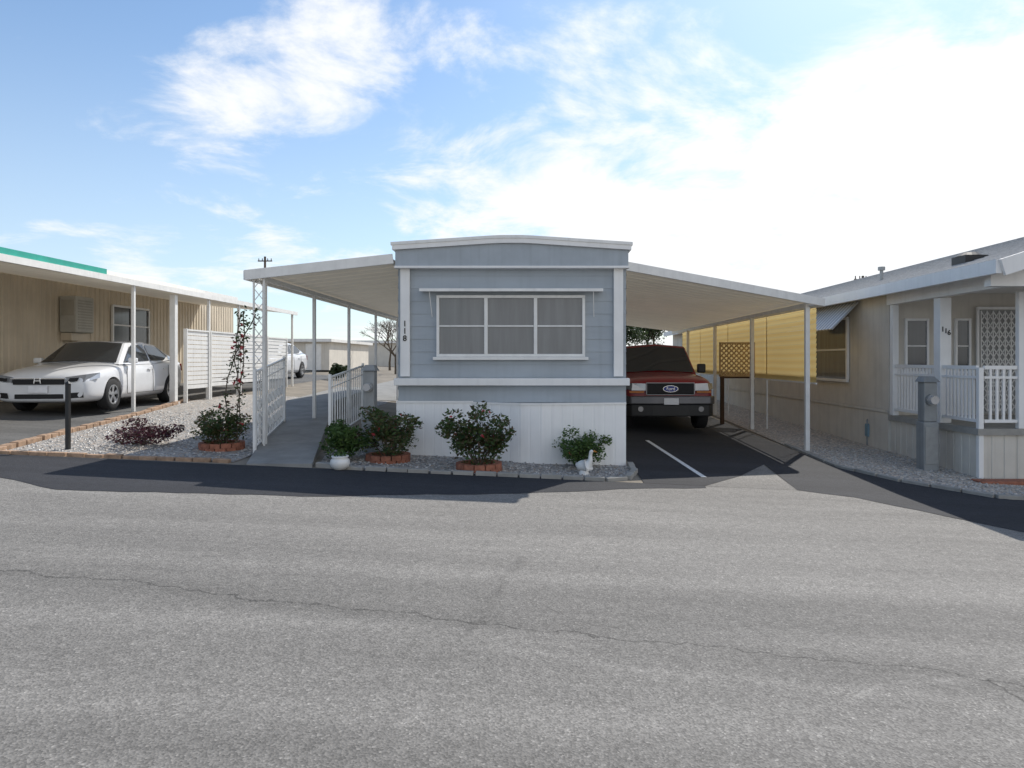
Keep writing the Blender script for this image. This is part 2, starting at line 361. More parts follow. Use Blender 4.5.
# ---------------------------------------------------------------- main mobile home
HX0,HX1,HY=-2.26,1.38,10.8; HY2=28.0
root=thing('mobile_home',((HX0+HX1)/2,HY,G(-.4,HY)),'single-wide blue-grey mobile home with white trim and triple window','house')
B=MB()
B.box(HX0+.03,HX1-.03,HY+.03,HY2,.30,3.33)
z=.95
while z<3.05:
    z1=min(z+.2,3.08)
    B.add([(HX0+.02,HY-.006,z),(HX1-.02,HY-.006,z),(HX1-.02,HY+.004,z1),(HX0+.02,HY+.004,z1),
           (HX0+.02,HY+.02,z),(HX1-.02,HY+.02,z)],[(0,1,2,3),(4,5,1,0)])
    z=z1
for xx,s in ((HX0+.03,-1),(HX1-.03,1)):
    z=.95
    while z<3.3:
        z1=min(z+.2,3.32)
        B.add([(xx+s*.018,HY,z),(xx+s*.018,HY2,z),(xx+s*.004,HY2,z1),(xx+s*.004,HY,z1),(xx,HY,z),(xx,HY2,z)],[(0,1,2,3),(4,5,1,0)])
        z=z1
B.obj('wall',M_siding,root)
for x0,x1 in ((HX0+.06,HX0+.21),(HX1-.22,HX1-.07)):
    MB().box(x0,x1,HY-.06,HY-.014,1.36,3.10).obj('corner_trim',M_white,root,bevel=.008)
def crown(x):
    t=abs(x-(HX0+HX1)/2)/((HX1-HX0)/2); return 3.455+.105*(1-max(0,t-.12)/.88 if t>.12 else 1)
N=24
def strip(y0,y1,zl,zh,x0,x1):
    B=MB(); xsn=[x0+(x1-x0)*i/N for i in range(N+1)]
    vs=[]
    for x in xsn: vs+=[(x,y0,zl(x)),(x,y0,zh(x)),(x,y1,zh(x)),(x,y1,zl(x))]
    fs=[]
    for i in range(N):
        a=4*i; b=4*i+4
        fs+=[(a,b,b+1,a+1),(a+1,b+1,b+2,a+2),(a+2,b+2,b+3,a+3),(a+3,b+3,b,a)]
    fs+=[(0,1,2,3),(4*N+3,4*N+2,4*N+1,4*N)]
    B.add(vs,fs); return B
strip(HY-.14,HY+.05,lambda x:3.09,lambda x:crown(x)-.12,HX0,HX1).obj('fascia',M_fascia,root)
strip(HY-.17,HY+.02,lambda x:3.055,lambda x:3.088,HX0-.01,HX1+.01).obj('fascia_trim',M_white,root)
strip(HY-.19,HY2+.1,lambda x:crown(x)-.118,lambda x:crown(x)-.02,HX0-.04,HX1+.04).obj('roof',M_white,root)
strip(HY-.205,HY+.3,lambda x:crown(x)-.045,lambda x:crown(x)+.0,HX0-.06,HX1+.06).obj('roof_edge',M_white2,root)
MB().box(HX0-.02,HX1+.02,HY-.16,HY+.05,1.22,1.335).obj('ledge',M_white,root,bevel=.01)
def zbot(x,y): return G(x,y)-.03
pl=[(HX0+.0,HY-.05),(-1.05,HY-.07),(-.30,HY-.34),(.02,HY-.36),(HX1-.04,HY-.16),(HX1-.03,HY2),(HX0,HY2)]
B=MB()
def ribs(B,a,b,zt,amp=.012,step=.1,bot=zbot):
    A=Vector(a);Bv=Vector(b);d=Bv-A;L=d.length;k=max(1,int(L/step));nrm=Vector((d.y,-d.x)).normalized()
    pts=[]
    for i in range(k):
        for f,o in ((0,0),(.80,0),(.84,-amp),(.96,-amp)): pts.append(A+d*((i+f)/k)+nrm*o)
    pts.append(Bv)
    vs=[]
    for p in pts: vs+=[(p.x,p.y,bot(p.x,p.y)),(p.x,p.y,zt)]
    B.add(vs,[(2*i,2*i+2,2*i+3,2*i+1) for i in range(len(pts)-1)])
for i,zt,am in ((0,.955,.003),(1,.93,.003),(2,.93,.003),(3,.93,.003),(4,.955,.01)): ribs(B,pl[i],pl[i+1],zt,am,.15)
ribs(B,pl[6],pl[0],.955)
B.add([(x,y,.93) for x,y in pl[1:5]]+[(HX1-.04,HY,.93),(-1.05,HY,.93)],[(0,1,2,3,4,5)])
B.obj('skirting',M_skirt,root)
B=MB()
for a,b in zip(pl[1:4],pl[2:5]): B.beam((a[0],a[1],.945),(b[0],b[1],.945),.035,.03)
B.beam((HX0,HY-.05,.962),(-1.05,HY-.07,.962),.03,.03)
B.obj('skirting_trim',M_white,root)
wx0,wx1,wz0,wz1=-1.63,.71,1.67,2.64
def window(root,x0,x1,z0,z1,y,nsash,mullz,glass,frame_m=M_white2,fw=.045,depth=.06):
    fr=MB()
    fr.box(x0,x1,y-depth,y,z0,z0+fw); fr.box(x0,x1,y-depth,y,z1-fw,z1)
    for i in range(nsash+1):
        x=x0+(x1-x0)*i/nsash; w=fw if i in(0,nsash) else fw*1.2
        xa=x-w/2 if 0<i<nsash else (x if i==0 else x-w)
        fr.box(xa,xa+w,y-depth+.003,y,z0+fw,z1-fw)
    part=fr.obj('window',frame_m,root,bevel=.005)
    for i in range(nsash):
        xa=x0+(x1-x0)*i/nsash; xb=x0+(x1-x0)*(i+1)/nsash
        g=MB(); g.box(xa+fw*.5,xb-fw*.5,y-.028,y-.015,z0+fw*.5,z1-fw*.5); subpart(g,'pane',glass,part,root)
    s=MB()
    for i in range(nsash):
        xa=x0+(x1-x0)*i/nsash+fw*.7; xb=x0+(x1-x0)*(i+1)/nsash-fw*.7
        for mz in mullz:
            zz=z0+(z1-z0)*mz; s.box(xa,xb,y-.05,y-.03,zz-.011,zz+.011)
    subpart(s,'sash_bar',frame_m,part,root)
    return part
wn=window(root,wx0,wx1,wz0,wz1,HY-.008,3,(.5,),M_curtain)
MB().box(wx0-.05,wx1+.05,HY-.10,HY-.008,wz0-.05,wz0-.002).obj('window_sill',M_white2,root,bevel=.006)
B=MB(); B.box(-1.87,.98,HY-.22,HY-.012,2.70,2.73); B.box(-1.87,.98,HY-.225,HY-.2,2.685,2.715)
for x in (-1.72,.83): B.beam((x,HY-.2,2.69),(x+.02,HY-.03,2.3),.01)
B.obj('window_awning',M_white2,root)
def text(body,loc,size,m,root=None,rotx=math.pi/2,name='house_number',ext=.004,rotz=0,off=0):
    c=bpy.data.curves.new(name,'FONT'); c.body=body; c.size=size; c.extrude=ext; c.align_x='CENTER'; c.offset=off
    t=bpy.data.objects.new(name+'_tmp',c); COL.objects.link(t)
    me=evalmesh(t); bpy.data.objects.remove(t)
    me.transform(Matrix.Translation(loc)@Matrix.Rotation(rotz,4,'Z')@Matrix.Rotation(rotx,4,'X'))
    if root is not None: me.transform(W(root).inverted())
    me.materials.clear(); me.materials.append(m)
    o=bpy.data.objects.new(name,me); COL.objects.link(o)
    if root is not None: o.parent=root
    return o
for i,ch in enumerate('118'): text(ch,(HX0+.135,HY-.066,2.15-i*.115),.125,M_black,root,off=.002)

# ---------------------------------------------------------------- patio cover (left)
PW=[(9.35,.20),(15.2,.72),(22,.75)]
def zpath(y):
    y=max(PW[0][0],y)
    for (a,za),(b,zb) in zip(PW[:-1],PW[1:]):
        if y<=b: return za+(zb-za)*(y-a)/(b-a)
    return PW[-1][1]
pc=thing('patio_cover',(-4.3,10.6,G(-4.33,10.6)),'white metal patio cover with slender posts beside the home','patio cover')
def zl(x): return 2.88+(x+4.5)*(3.17-2.88)/(4.5-2.3)
def pan_roof(root,poly_inner,poly_outer,zf,yb,under=M_under):
    (xi,yi),(xo,yo)=poly_inner,poly_outer
    B=MB()
    k=int((yb-yi)/.4)
    vs=[]
    for i in range(k+1):
        t=i/k
        for dy,dz in ((0,0),(.30,0),(.33,.018),(.37,.018)):
            f=min(1,t+dy/(yb-yi))
            if i==k and dy>0: continue
            vs+=[(xi,yi+(yb-yi)*f,zf(xi)+.03+dz),(xo,yo+(yb-yo)*f,zf(xo)+.03+dz)]
    m=len(vs)//2
    B.add(vs,[(2*i,2*i+1,2*i+3,2*i+2) for i in range(m-1)])
    return B.obj('roof',under,root)
pan_roof(pc,(-2.3,10.72),(-4.47,10.45),zl,22.0)
B=MB(); B.beam((-2.3,10.69,zl(-2.3)+.035),(-4.50,10.42,zl(-4.50)+.035),.05,.15); B.beam((-4.50,10.42,zl(-4.50)+.035),(-4.50,22,zl(-4.50)+.035),.05,.14)
B.obj('fascia',M_white2,pc)
for y in (10.62,12.95,15.3,17.8,20.5):
    MB().beam((-4.28,y,G(-4.28,y)-.02),(-4.28,y,zl(-4.28)),.055).obj('post',M_white2,pc)
MB().beam((-4.28,10.6,zl(-4.28)-.03),(-4.28,21.8,zl(-4.28)-.03),.05,.07).obj('beam',M_white2,pc)
def wx(y,side):
    t=(y-9.35)/(15.2-9.35)
    return (-4.02-1.62*t) if side<0 else (-3.12-1.42*t)
B=MB(); yy_=[9.35,10.0,12.0,14.0,15.2,18,22]; vs=[]
for y in yy_:
    for s in (-1,1):
        xx=wx(min(y,15.2),s)-(0.12*(y-15.2) if y>15.2 else 0)
        vs+=[(xx,y,G(-4,y)-.1),(xx,y,zpath(y))]
fs=[]
for i in range(len(yy_)-1):
    a=4*i;b=a+4
    fs+=[(a+1,a+3,b+3,b+1),(a,a+1,b+1,b),(a+2,b+2,b+3,a+3)]
fs+=[(0,2,3,1)]
B.add(vs,fs); struct(B.obj('walkway',M_path))
def railing(name,pts,label,h=.95,bar=.11,scroll=False,r=.007):
    root=thing(name,pts[0],label,'railing')
    bb=MB()
    for a,b in zip(pts[:-1],pts[1:]):
        a=Vector(a);b=Vector(b)
        for hh,w in ((h,.034),(.10,.022),(h-.16,.016)):
            MB().beam(a+Vector((0,0,hh)),b+Vector((0,0,hh)),w,w*.8).obj('rail',M_white2,root)
        k=max(1,int((b-a).length/bar))
        for i in range(1,k):
            p=a+(b-a)*i/k
            bb.beam(p+Vector((0,0,.10)),p+Vector((0,0,h)),r*2)
            if scroll and i%2==0:
                for zc in (.28,.48,.68):
                    prev=None
                    dr=(b-a).normalized()
                    for j in range(9):
                        t=2*math.pi*j/8; q=p+dr*(.08*math.cos(t))+Vector((0,0,zc+.08*math.sin(t)))
                        if prev is not None: bb.beam(prev,q,.012)
                        prev=q
    bb.obj('baluster',M_white2,root)
    for p in pts:
        MB().beam((p[0],p[1],p[2]-.03),(p[0],p[1],p[2]+h+.05),.04).obj('post',M_white2,root)
railing('metal_railing',[(-4.26,10.2,.22),(-4.72,12.6,.42)],'tall white wrought-iron railing with scrollwork along the sloping walkway',1.22,.13,True)
railing('metal_railing',[(-3.26,10.6,.30),(-3.32,12.8,.46)],'slim white metal handrail with close balusters beside the home',1.05,.14,False,.007)
cp=thing('trellis_column',(-4.35,10.45,G(-4.4,10.45)),'white openwork iron trellis column under the patio cover','trellis')
B=MB(); gz=G(-4.4,10.5)
for x in (-4.40,-4.24): B.beam((x,10.5,gz),(x,10.5,zl(-4.3)-.02),.024)
z=gz+.1
while z<2.75:
    B.beam((-4.40,10.5,z),(-4.24,10.5,z+.2),.01); B.beam((-4.24,10.5,z),(-4.40,10.5,z+.2),.01); z+=.2
B.obj('lattice',M_white2,cp)

# ---------------------------------------------------------------- carport (right)
cpt=thing('carport',(5.2,13.25,G(5.2,13.25)),'white flat metal carport on slender posts sheltering a red truck','carport')
def zr(x): return 3.20+(x-1.44)*(2.70-3.20)/(5.42-1.44)
pan_roof(cpt,(1.44,11.75),(5.44,13.2),zr,27.0)
B=MB(); B.beam((1.44,11.72,zr(1.44)+.04),(5.48,13.18,zr(5.48)+.04),.05,.15); B.beam((5.48,13.2,zr(5.48)+.04),(5.48,27,zr(5.48)+.04),.05,.14)
B.obj('fascia',M_white2,cpt)
MB().beam((5.2,13.3,zr(5.2)-.04),(5.2,26.8,zr(5.2)-.04),.06,.09).obj('beam',M_white2,cpt)
for y in (13.3,16.75,20.3,24.0):
    MB().beam((5.2,y,G(5.2,y)-.03),(5.2,y,zr(5.2)-.08),.085).obj('post',M_white2,cpt,bevel=.006)

# ---------------------------------------------------------------- left neighbour home
ln=thing('neighbour_mobile_home',(-12.3,13,G(-12.3,13)),'tan corrugated mobile home with teal-edged awning roof','house')
WX=-12.2
B=MB(); gy0,gy1=11.0,27.0
y=gy0; pts=[]
while y<gy1:
    for f,o in ((0,0),(.10,0),(.125,.022),(.165,.022)): pts.append((WX+o,y+f))
    y+=.19
pts.append((WX,gy1))
vs=[]
for p in pts: vs+=[(p[0],p[1],.45),(p[0],p[1],3.95)]
B.add(vs,[(2*i,2*i+2,2*i+3,2*i+1) for i in range(len(pts)-1)])
B.box(-16.2,WX-.01,gy0,gy1,.4,3.95)
B.obj('wall',M_beige,ln)
MB().box(-16.4,WX+.12,gy0-.3,gy1+.3,3.95,4.12).obj('roof',M_white2,ln)
def zleft(x): return 3.26+(x+8.7)*(3.26-3.60)/(3.5)
B=MB(); vs=[(-8.7,9.8,zleft(-8.7)),(WX,9.8,zleft(WX)),(WX,24.5,zleft(WX)),(-8.7,24.5,zleft(-8.7))]
B.add(vs,[(0,1,2,3)])
B.obj('awning_roof',M_under,ln)
MB().box(-8.74,-8.69,9.8,24.5,3.22,3.34).obj('awning_fascia',M_white2,ln)
MB().box(-9.3,-8.72,9.8,13.75,3.345,3.45).obj('awning_edge',M_teal,ln)
for y in (14.75,18.1,19.9,21.9,24.2):
    MB().beam((-8.78,y,G(-8.8,y)),(-8.78,y,3.23),.06).obj('awning_post',M_white2,ln)
def side_window(root,x,y0,y1,z0,z1,sgn,glass,n=2,name='window',mid=True):
    fr=MB(); fw=.06; xa,xb=(x,x+.06) if sgn>0 else (x-.06,x)
    fr.box(xa,xb,y0,y1,z0,z0+fw); fr.box(xa,xb,y0,y1,z1-fw,z1)
    for i in range(n+1):
        y=y0+(y1-y0)*i/n; fr.box(xa,xb,y-fw/2,y+fw/2,z0+fw,z1-fw)
    if mid: fr.box(xa+.01,xb-.01,y0,y1,(z0+z1)/2-.02,(z0+z1)/2+.02)
    p=fr.obj(name,M_white,root)
    g=MB(); g.box(x+.012*sgn-.006,x+.012*sgn+.006,y0+.02,y1-.02,z0+.02,z1-.02)
    subpart(g,'pane',glass,p,root); return p
side_window(ln,WX+.025,19.4,21.2,2.05,3.2,1,M_curtain_dark)
side_window(ln,WX+.025,12.0,13.6,2.05,3.1,1,M_curtain_dark)
B=MB(); B.box(WX+.02,WX+.45,17.3,18.0,2.32,3.25)
ac=B.obj('air_conditioner',M_acbox,ln,bevel=.03)
B=MB()
B.box(WX+.08,WX+.40,17.288,17.299,2.75,3.15)
for i in range(11): B.box(WX+.452,WX+.460,17.38,17.92,2.42+i*.07,2.45+i*.07)
subpart(B,'louvre',mat('louvre_brown',(.40,.37,.31),.6),ac,ln)
MB().box(WX+.03,WX+.30,17.35,17.95,2.12,2.31).obj('bracket',M_beige,ln)
for (y0,y1,zt) in ((16.95,18.05,1.8),(18.2,19.85,1.78),(20.0,21.85,1.72),(22.0,23.6,1.68)):
    g=G(-8.8,y0)
    fn=thing('privacy_panel',(-8.75,y0,g),'white louvred privacy panel between awning posts','fence panel',group='white privacy panels along the awning')
    B=MB(); z=g+.35
    while z<g+zt-.02:
        B.box(-8.80,-8.765-.0,y0+.002,y1-.002,z,z+.095); z+=.112
    B.obj('slat',M_white2,fn)
    B=MB(); B.box(-8.83,-8.74,y0-.04,y0,g,g+zt+.05); B.box(-8.83,-8.74,y1,y1+.04,g,g+zt+.05); B.box(-8.83,-8.74,y0,y1,g+zt,g+zt+.04); B.obj('frame',M_white2,fn)
wpst=thing('white_post',(-8.86,16.6,G(-8.86,16.6)),'thick white square gate post beside the parked sedan','post')
MB().box(-8.95,-8.82,16.5,16.63,G(-8.9,16.5),3.2).obj('shaft',M_white2,wpst)
MB().box(-8.98,-8.79,16.47,16.66,G(-8.9,16.5)-.01,G(-8.9,16.5)+.06).obj('base',M_white2,wpst)

# ---------------------------------------------------------------- right neighbour home
rn=thing('neighbour_house',(7,13.7,G(7,13.7)),'cream mobile home with white porch railing and grey shingle roof','house')
NX=7.0; PY0,PY1=10.9,13.7; NYB=36
B=MB(); B.box(NX,14.2,PY1,NYB,-.45,2.955)
B.box(NX-.015,NX-.001,PY1+.001,NYB,-.4,.55) ; B.obj('wall',M_stucco,rn)
MB().box(NX-.035,NX-.016,PY1-.01,NYB,.56,.62).obj('wall_trim',M_stucco,rn)
ex,ez=6.6,2.96; rx,rz=10.6,4.22; fy=9.75
B=MB(); vs=[(ex,fy,ez),(rx,fy,rz),(14.6,fy,ez),(ex,NYB+.3,ez),(rx,NYB+.3,rz),(14.6,NYB+.3,ez)]
vs+=[(a,b,c+.10) for a,b,c in vs]
B.add(vs,[(0,1,4,3),(1,2,5,4),(6,7,10,9),(7,8,11,10),(0,3,9,6),(2,5,11,8),(0,1,7,6),(1,2,8,7),(3,4,10,9),(4,5,11,10)])
k=0
while k<22:
    xa=ex+k*.18; za=ez+.10+(xa-ex)*(rz-ez)/(rx-ex)
    B.box(xa,xa+.02,fy,NYB+.3,za-.01,za+.010); k+=1
B.obj('roof',M_roofgrey,rn)
MB().box(ex-.09,ex-.005,fy,NYB,ez-.10,ez+.10).obj('gutter',M_white,rn)
B=MB(); B.beam((ex-.02,fy-.03,ez-.02),(rx,fy-.03,rz-.0),.05,.24); B.beam((rx,fy-.03,rz),(14.6,fy-.03,ez),.05,.24); B.obj('bargeboard',M_white,rn)
B=MB(); B.add([(ex+.15,fy+.43,ez+.005),(14.4,fy+.43,ez+.005),(rx,fy+.43,rz-.05)],[(0,1,2)]); B.obj('gable',M_stucco,rn)
MB().box(ex+.1,14.2,fy+.4,fy+.55,2.72,2.955).obj('porch_beam',M_white,rn)
MB().box(ex+.35,ex+.5,fy+.555,PY1-.002,2.72,2.95).obj('porch_beam',M_white,rn)
MB().box(ex+.02,14.2,fy+.56,PY1-.01,2.952,2.958).obj('porch_ceiling',M_white,rn)
B=MB(); B.box(NX-.02,14,PY0-.02,PY1-.002,.42,.52); B.obj('porch_deck',M_conc,rn)
B=MB(); ribs(B,(NX+.03,PY1),(NX+.03,PY0+.03),.42,.01,.2); ribs(B,(NX+.03,PY0+.03),(14,PY0+.03),.42,.01,.2); B.obj('deck_skirting',M_stucco,rn)
for (x,y,w,z0,z1) in ((NX+.055,PY0+.055,.08,-.35,1.50),(NX+.06,PY1-.09,.12,.52,2.715),(NX+.1,12.05,.2,.52,2.715),(7.70,PY0+.06,.09,.52,2.715),(9.6,PY0+.06,.1,.52,2.715)):
    MB().box(x-w/2,x+w/2,y-w/2,y+w/2,z0,z1).obj('porch_post',M_white,rn,bevel=.008)
def balus(root,a,b,z0,h,step=.115):
    A=Vector(a);Bv=Vector(b);d=Bv-A;k=int(d.length/step)
    for hh,w in ((z0+h,.06),(z0+.12,.05),(z0+h-.16,.04)): MB().beam((A.x,A.y,hh),(Bv.x,Bv.y,hh),.05,w).obj('porch_rail',M_white,root)
    B=MB()
    for i in range(1,k):
        p=A+d*i/k; B.beam((p.x,p.y,z0+.12),(p.x,p.y,z0+h),.034)
    B.obj('baluster',M_white,root)
balus(rn,(NX+.06,PY0+.12),(NX+.06,11.94),.52,.98,.1); balus(rn,(NX+.06,12.16),(NX+.06,PY1-.16),.52,.98,.1)
balus(rn,(NX+.12,PY0+.06),(7.645,PY0+.06),.52,.98,.095); balus(rn,(7.755,PY0+.06),(9.54,PY0+.06),.52,.98,.095); balus(rn,(9.66,PY0+.06),(13,PY0+.06),.52,.98,.1)
B=MB(); B.box(8.75,9.65,PY1-.06,PY1-.002,.55,2.62); dr=B.obj('security_door',mat('door_grey',(.40,.40,.39),.6),rn)
B=MB()
for x in (8.70,9.655): B.box(x,x+.045,PY1-.11,PY1-.065,.55,2.62)
B.box(8.70,9.70,PY1-.11,PY1-.065,2.625,2.68)
for i in range(8): B.beam((8.79+i*.12,PY1-.09,.6),(8.79+i*.12,PY1-.09,2.6),.018)
z=.6
while z<2.5:
    for i in range(7):
        xa=8.79+i*.12; B.beam((xa,PY1-.095,z),(xa+.12,PY1-.095,z+.18),.016); B.beam((xa+.12,PY1-.095,z),(xa,PY1-.095,z+.18),.016)
    z+=.18
subpart(B,'door_grille',M_white,dr,rn)
window(rn,7.3,7.78,1.35,2.45,PY1-.002,1,(.5,),M_curtain_dark,M_white)
window(rn,8.3,8.62,1.35,2.45,PY1-.002,1,(.5,),M_curtain_dark,M_white)
window(rn,10.1,11.5,1.35,2.45,PY1-.002,2,(.5,),M_curtain_dark,M_white)
for i,ch in enumerate('116'): text(ch,(7.045+i*.055,11.945,2.12-i*.03),.12,M_black,rn,off=.002)
side_window(rn,NX-.016,15.45,17.3,1.12,2.6,-1,M_curtain,1)
B=MB(); B.quadslab((NX-.04,14.9,2.88),(NX-.04,17.7,2.88),(NX-.62,17.7,2.28),(NX-.62,14.9,2.28),.03); B.obj('window_awning',M_awn,rn)
B=MB(); B.box(7.35,7.75,11.8,12.2,3.28,3.44); B.cyl((7.55,12,3.44),(7.55,12,3.5),.22,.14,n=16); B.obj('roof_vent',M_black,rn)
B=MB(); B.cyl((8.0,16,3.2),(8.0,16,3.75),.04); B.cyl((8.0,16,3.72),(8.0,16,3.8),.08); B.obj('vent_pipe',M_steel,rn)
SX=5.62
ys_=thing('shade_screen',(SX,20,G(SX,20)),'golden yellow slatted sun shade hanging beside the carport','shade')
B=MB(); z=1.16
while z<2.72:
    B.add([(SX-.005,13.9,z),(SX-.005,27,z),(SX+.012,27,z+.098),(SX+.012,13.9,z+.098)],[(0,1,2,3)]); z+=.1
B.obj('slat',M_yellow,ys_)
B=MB(); B.beam((SX+.005,13.9,2.79),(SX+.005,27,2.79),.04,.05); B.beam((SX+.005,13.9,1.14),(SX+.005,27,1.14),.03,.035)
for y in (17.0,20.5,24,27): B.beam((SX+.03,y,G(SX,y)),(SX+.03,y,2.8),.03)
B.obj('frame',M_white2,ys_)
tr=thing('lattice_trellis',(5.1,17.7,G(5.1,17.7)),'tan wooden lattice panel on two dark legs under the carport','trellis')
B=MB(); g=G(5.1,17.7)
for x in (4.72,5.50): B.beam((x,17.7,g),(x,17.7,1.2),.09)
B.beam((4.68,17.7,1.17),(5.54,17.7,1.17),.05)
B.obj('frame',M_wood,tr)
B=MB(); X0,X1,Z0,Z1=4.66,5.54,1.21,2.06
for s in (1,-1):
    c=-1.0
    while c<1.9:
        (xa,za),(xb,zb)=[(X0+c+s*(z-Z0),z) for z in (Z0,Z1)]
        dx=xb-xa; ta=(X0-xa)/dx; tb=(X1-xa)/dx
        t0=max(0,min(ta,tb)); t1=min(1,max(ta,tb))
        if t1-t0>.03:
            B.beam((xa+(xb-xa)*t0,17.69+.01*s,za+(zb-za)*t0),(xa+(xb-xa)*t1,17.69+.01*s,za+(zb-za)*t1),.008,.035)
        c+=.13
for x in (X0,X1): B.beam((x,17.68,Z0),(x,17.68,Z1),.04)
for z in (Z0,Z1): B.beam((X0-.02,17.68,z),(X1+.02,17.68,z),.04)
B.obj('lattice',mat('lattice_wood',(.50,.33,.15),.8),tr)

# ---------------------------------------------------------------- meters
def pedestal(x,y,w,h,label,rot=0,mt=M_pedestal,meter=True):
    g=G(x,y)
    r=thing('electric_meter_pedestal',(x,y,g),label,'electric meter',rotz=rot)
    B=MB(); B.box(-w/2,w/2,-.12,.12,0,h*.55); B.box(-w*.42,w*.42,-.10,.11,h*.552,h); B.obj('cabinet',mt,r,world=False,bevel=.015)
    B=MB(); B.box(-w*.42,w*.42,-.135,-.121,h*.08,h*.5); B.obj('cabinet_door',M_steel,r,world=False,bevel=.004)
    B=MB(); B.add([(-w/2-.01,-.14,h),(w/2+.01,-.14,h),(w/2+.01,.14,h),(-w/2-.01,.14,h),(-w/2+.04,-.05,h+.09),(w/2-.04,-.05,h+.09),(w/2-.04,.12,h+.09),(-w/2+.04,.12,h+.09)],
        [(0,1,5,4),(1,2,6,5),(2,3,7,6),(3,0,4,7),(4,5,6,7),(0,3,2,1)]); B.obj('hood',mt,r,world=False)
    if meter:
        q=min(1,w/.26)
        B=MB(); B.cyl((0,-.10,h*.8),(0,-.16,h*.8),.095*q,.095*q,n=20); B.obj('meter_ring',M_steel,r,world=False)
        B=MB(); B.cyl((0,-.161,h*.8),(0,-.23,h*.8),.08*q,.07*q,n=20); B.obj('meter_dial',M_lamp,r,world=False)
pedestal(6.58,11.6,.26,1.5,'grey electric meter pedestal standing beside the cream porch')
pedestal(-2.70,10.85,.21,1.30,'grey electric meter pedestal between walkway and home')
x,y=P(872,446); g=G(x,y)
gm=thing('gas_meter',(x,y,g),'small blue-grey gas meter with pipes in gravel','gas meter')
B=MB(); B.box(-.13,.13,-.08,.08,.2,.48); B.obj('meter_body',mat('meter_blue',(.18,.28,.34),.5),gm,world=False,bevel=.03)
B=MB(); B.cyl((-.1,0,0),(-.1,0,.56),.02); B.cyl((.1,0,.3),(.1,0,.56),.02); B.cyl((-.1,0,.56),(.1,0,.56),.02); B.cyl((.1,0,.5),(.3,0,.5),.02); B.obj('pipe',M_pedestal,gm,world=False)
x,y=P(68,450); bp_=thing('black_post',(x,y,G(x,y)),'slim black metal post at the bed corner','post')
B=MB(); B.beam((0,0,-.02),(0,0,.96),.05); B.obj('shaft',M_black,bp_,world=False)
B=MB(); B.add([(-.035,-.035,.96),(.035,-.035,.96),(.035,.035,.96),(-.035,.035,.96),(0,0,1.0)],[(0,1,4),(1,2,4),(2,3,4),(3,0,4),(0,3,2,1)]); B.obj('cap',M_black,bp_,world=False)

# ---------------------------------------------------------------- plants
def leaf(B,q,s,rnd=R):
    d=Vector((rnd.gauss(0,1),rnd.gauss(0,1),rnd.gauss(0,.6))).normalized(); a=d.orthogonal().normalized()
    a=(Matrix.Rotation(rnd.uniform(0,6.28),3,d)@a)
    n=d.cross(a)
    B.add([q-d*s,q+a*s*.45+n*s*.12,q+d*s,q-a*s*.45+n*s*.12],[(0,1,2,3)])
def leaves(B,c,rad,n,size,rnd=R):
    for _ in range(n):
        while True:
            p=Vector((rnd.uniform(-1,1),rnd.uniform(-1,1),rnd.uniform(-1,1)))
            if .25<p.length<1: break
        leaf(B,Vector((c[0]+p.x*rad[0],c[1]+p.y*rad[1],c[2]+p.z*rad[2])),size*rnd.uniform(.6,1.3),rnd)
def shrub(u,v,wpx,hpx,m,label,name='shrub',flowers=0,ring=False,dens=1.0,leafs=.03,legs=True,pos=None):
    x,y=pos if pos else P(u,v); k=F/y; w=wpx/k/2; h=hpx/k; g=G(x,y)
    r=thing(name,(x,y,g),label,'shrub')
    B=MB(); st=MB()
    nst=13 if legs else 5
    tips=[]
    for i in range(nst):
        a=R.uniform(0,6.28); rr=R.uniform(.25,1.05)
        t=Vector((math.cos(a)*w*rr*.95,math.sin(a)*w*rr*.85,h*R.uniform(.5,1.0)*(1-.22*rr)))
        m1=Vector((t.x*.4,t.y*.4,t.z*.55)); st.cyl((0,0,0),m1,.010,.007,6); st.cyl(m1,t,.007,.003,6); tips.append(t); tips.append(m1*.7+t*.3)
    for t in tips:
        c=R.uniform(.20,.34)
        leaves(B,(t.x,t.y,max(t.z,h*.2)),(w*c,w*c,h*c*.55),int(75*dens),leafs)
    leaves(B,(0,0,h*.36),(w*.75,w*.75,h*.30),int(380*dens),leafs)
    B.v=[(a,b,max(c,.01)) for a,b,c in B.v]
    st.obj('stem',M_bark,r,world=False); B.obj('foliage',m,r,world=False)
    for _ in range(flowers):
        Fm=MB(); t=R.choice(tips); q=t+Vector((R.uniform(-1,1)*w*.3,R.uniform(-1,0)*w*.35,R.uniform(-.1,.3)*h*.4))
        for k2 in range(7): leaf(Fm,q+Vector((R.gauss(0,.008),R.gauss(0,.008),R.gauss(0,.008))),.026)
        Fm.obj('flower',L_flower,r,world=False)
    if ring:
        rg=thing('brick_planter_ring',(x,y,g),'low ring of red bricks around a shrub','brick ring',group='brick rings around shrubs')
        B=MB(); rad=.33
        for i in range(13):
            a0=2*math.pi*(i+.05)/13; a1=2*math.pi*(i+.95)/13
            for lev in (0,1):
                o=(lev*.5)*2*math.pi/13
                pts=[(rad*math.cos(a0+o),rad*math.sin(a0+o)),(rad*math.cos(a1+o),rad*math.sin(a1+o)),((rad-.09)*math.cos(a1+o),(rad-.09)*math.sin(a1+o)),((rad-.09)*math.cos(a0+o),(rad-.09)*math.sin(a0+o))]
                B.prism(pts,-.03+lev*.072,.04+lev*.07)
        B.obj('brick',M_brick,rg,world=False)
    return r
shrub(222,449,66,46,L_rose,'leafy rose bush inside a red brick ring',name='rose_bush',flowers=6,ring=True)
shrub(142,446,84,28,L_purple,'low spreading dark purple shrub in gravel',legs=False,dens=1.8)
shrub(341,461,58,40,L_green,'broad-leaved green bush next to the walkway',leafs=.036)
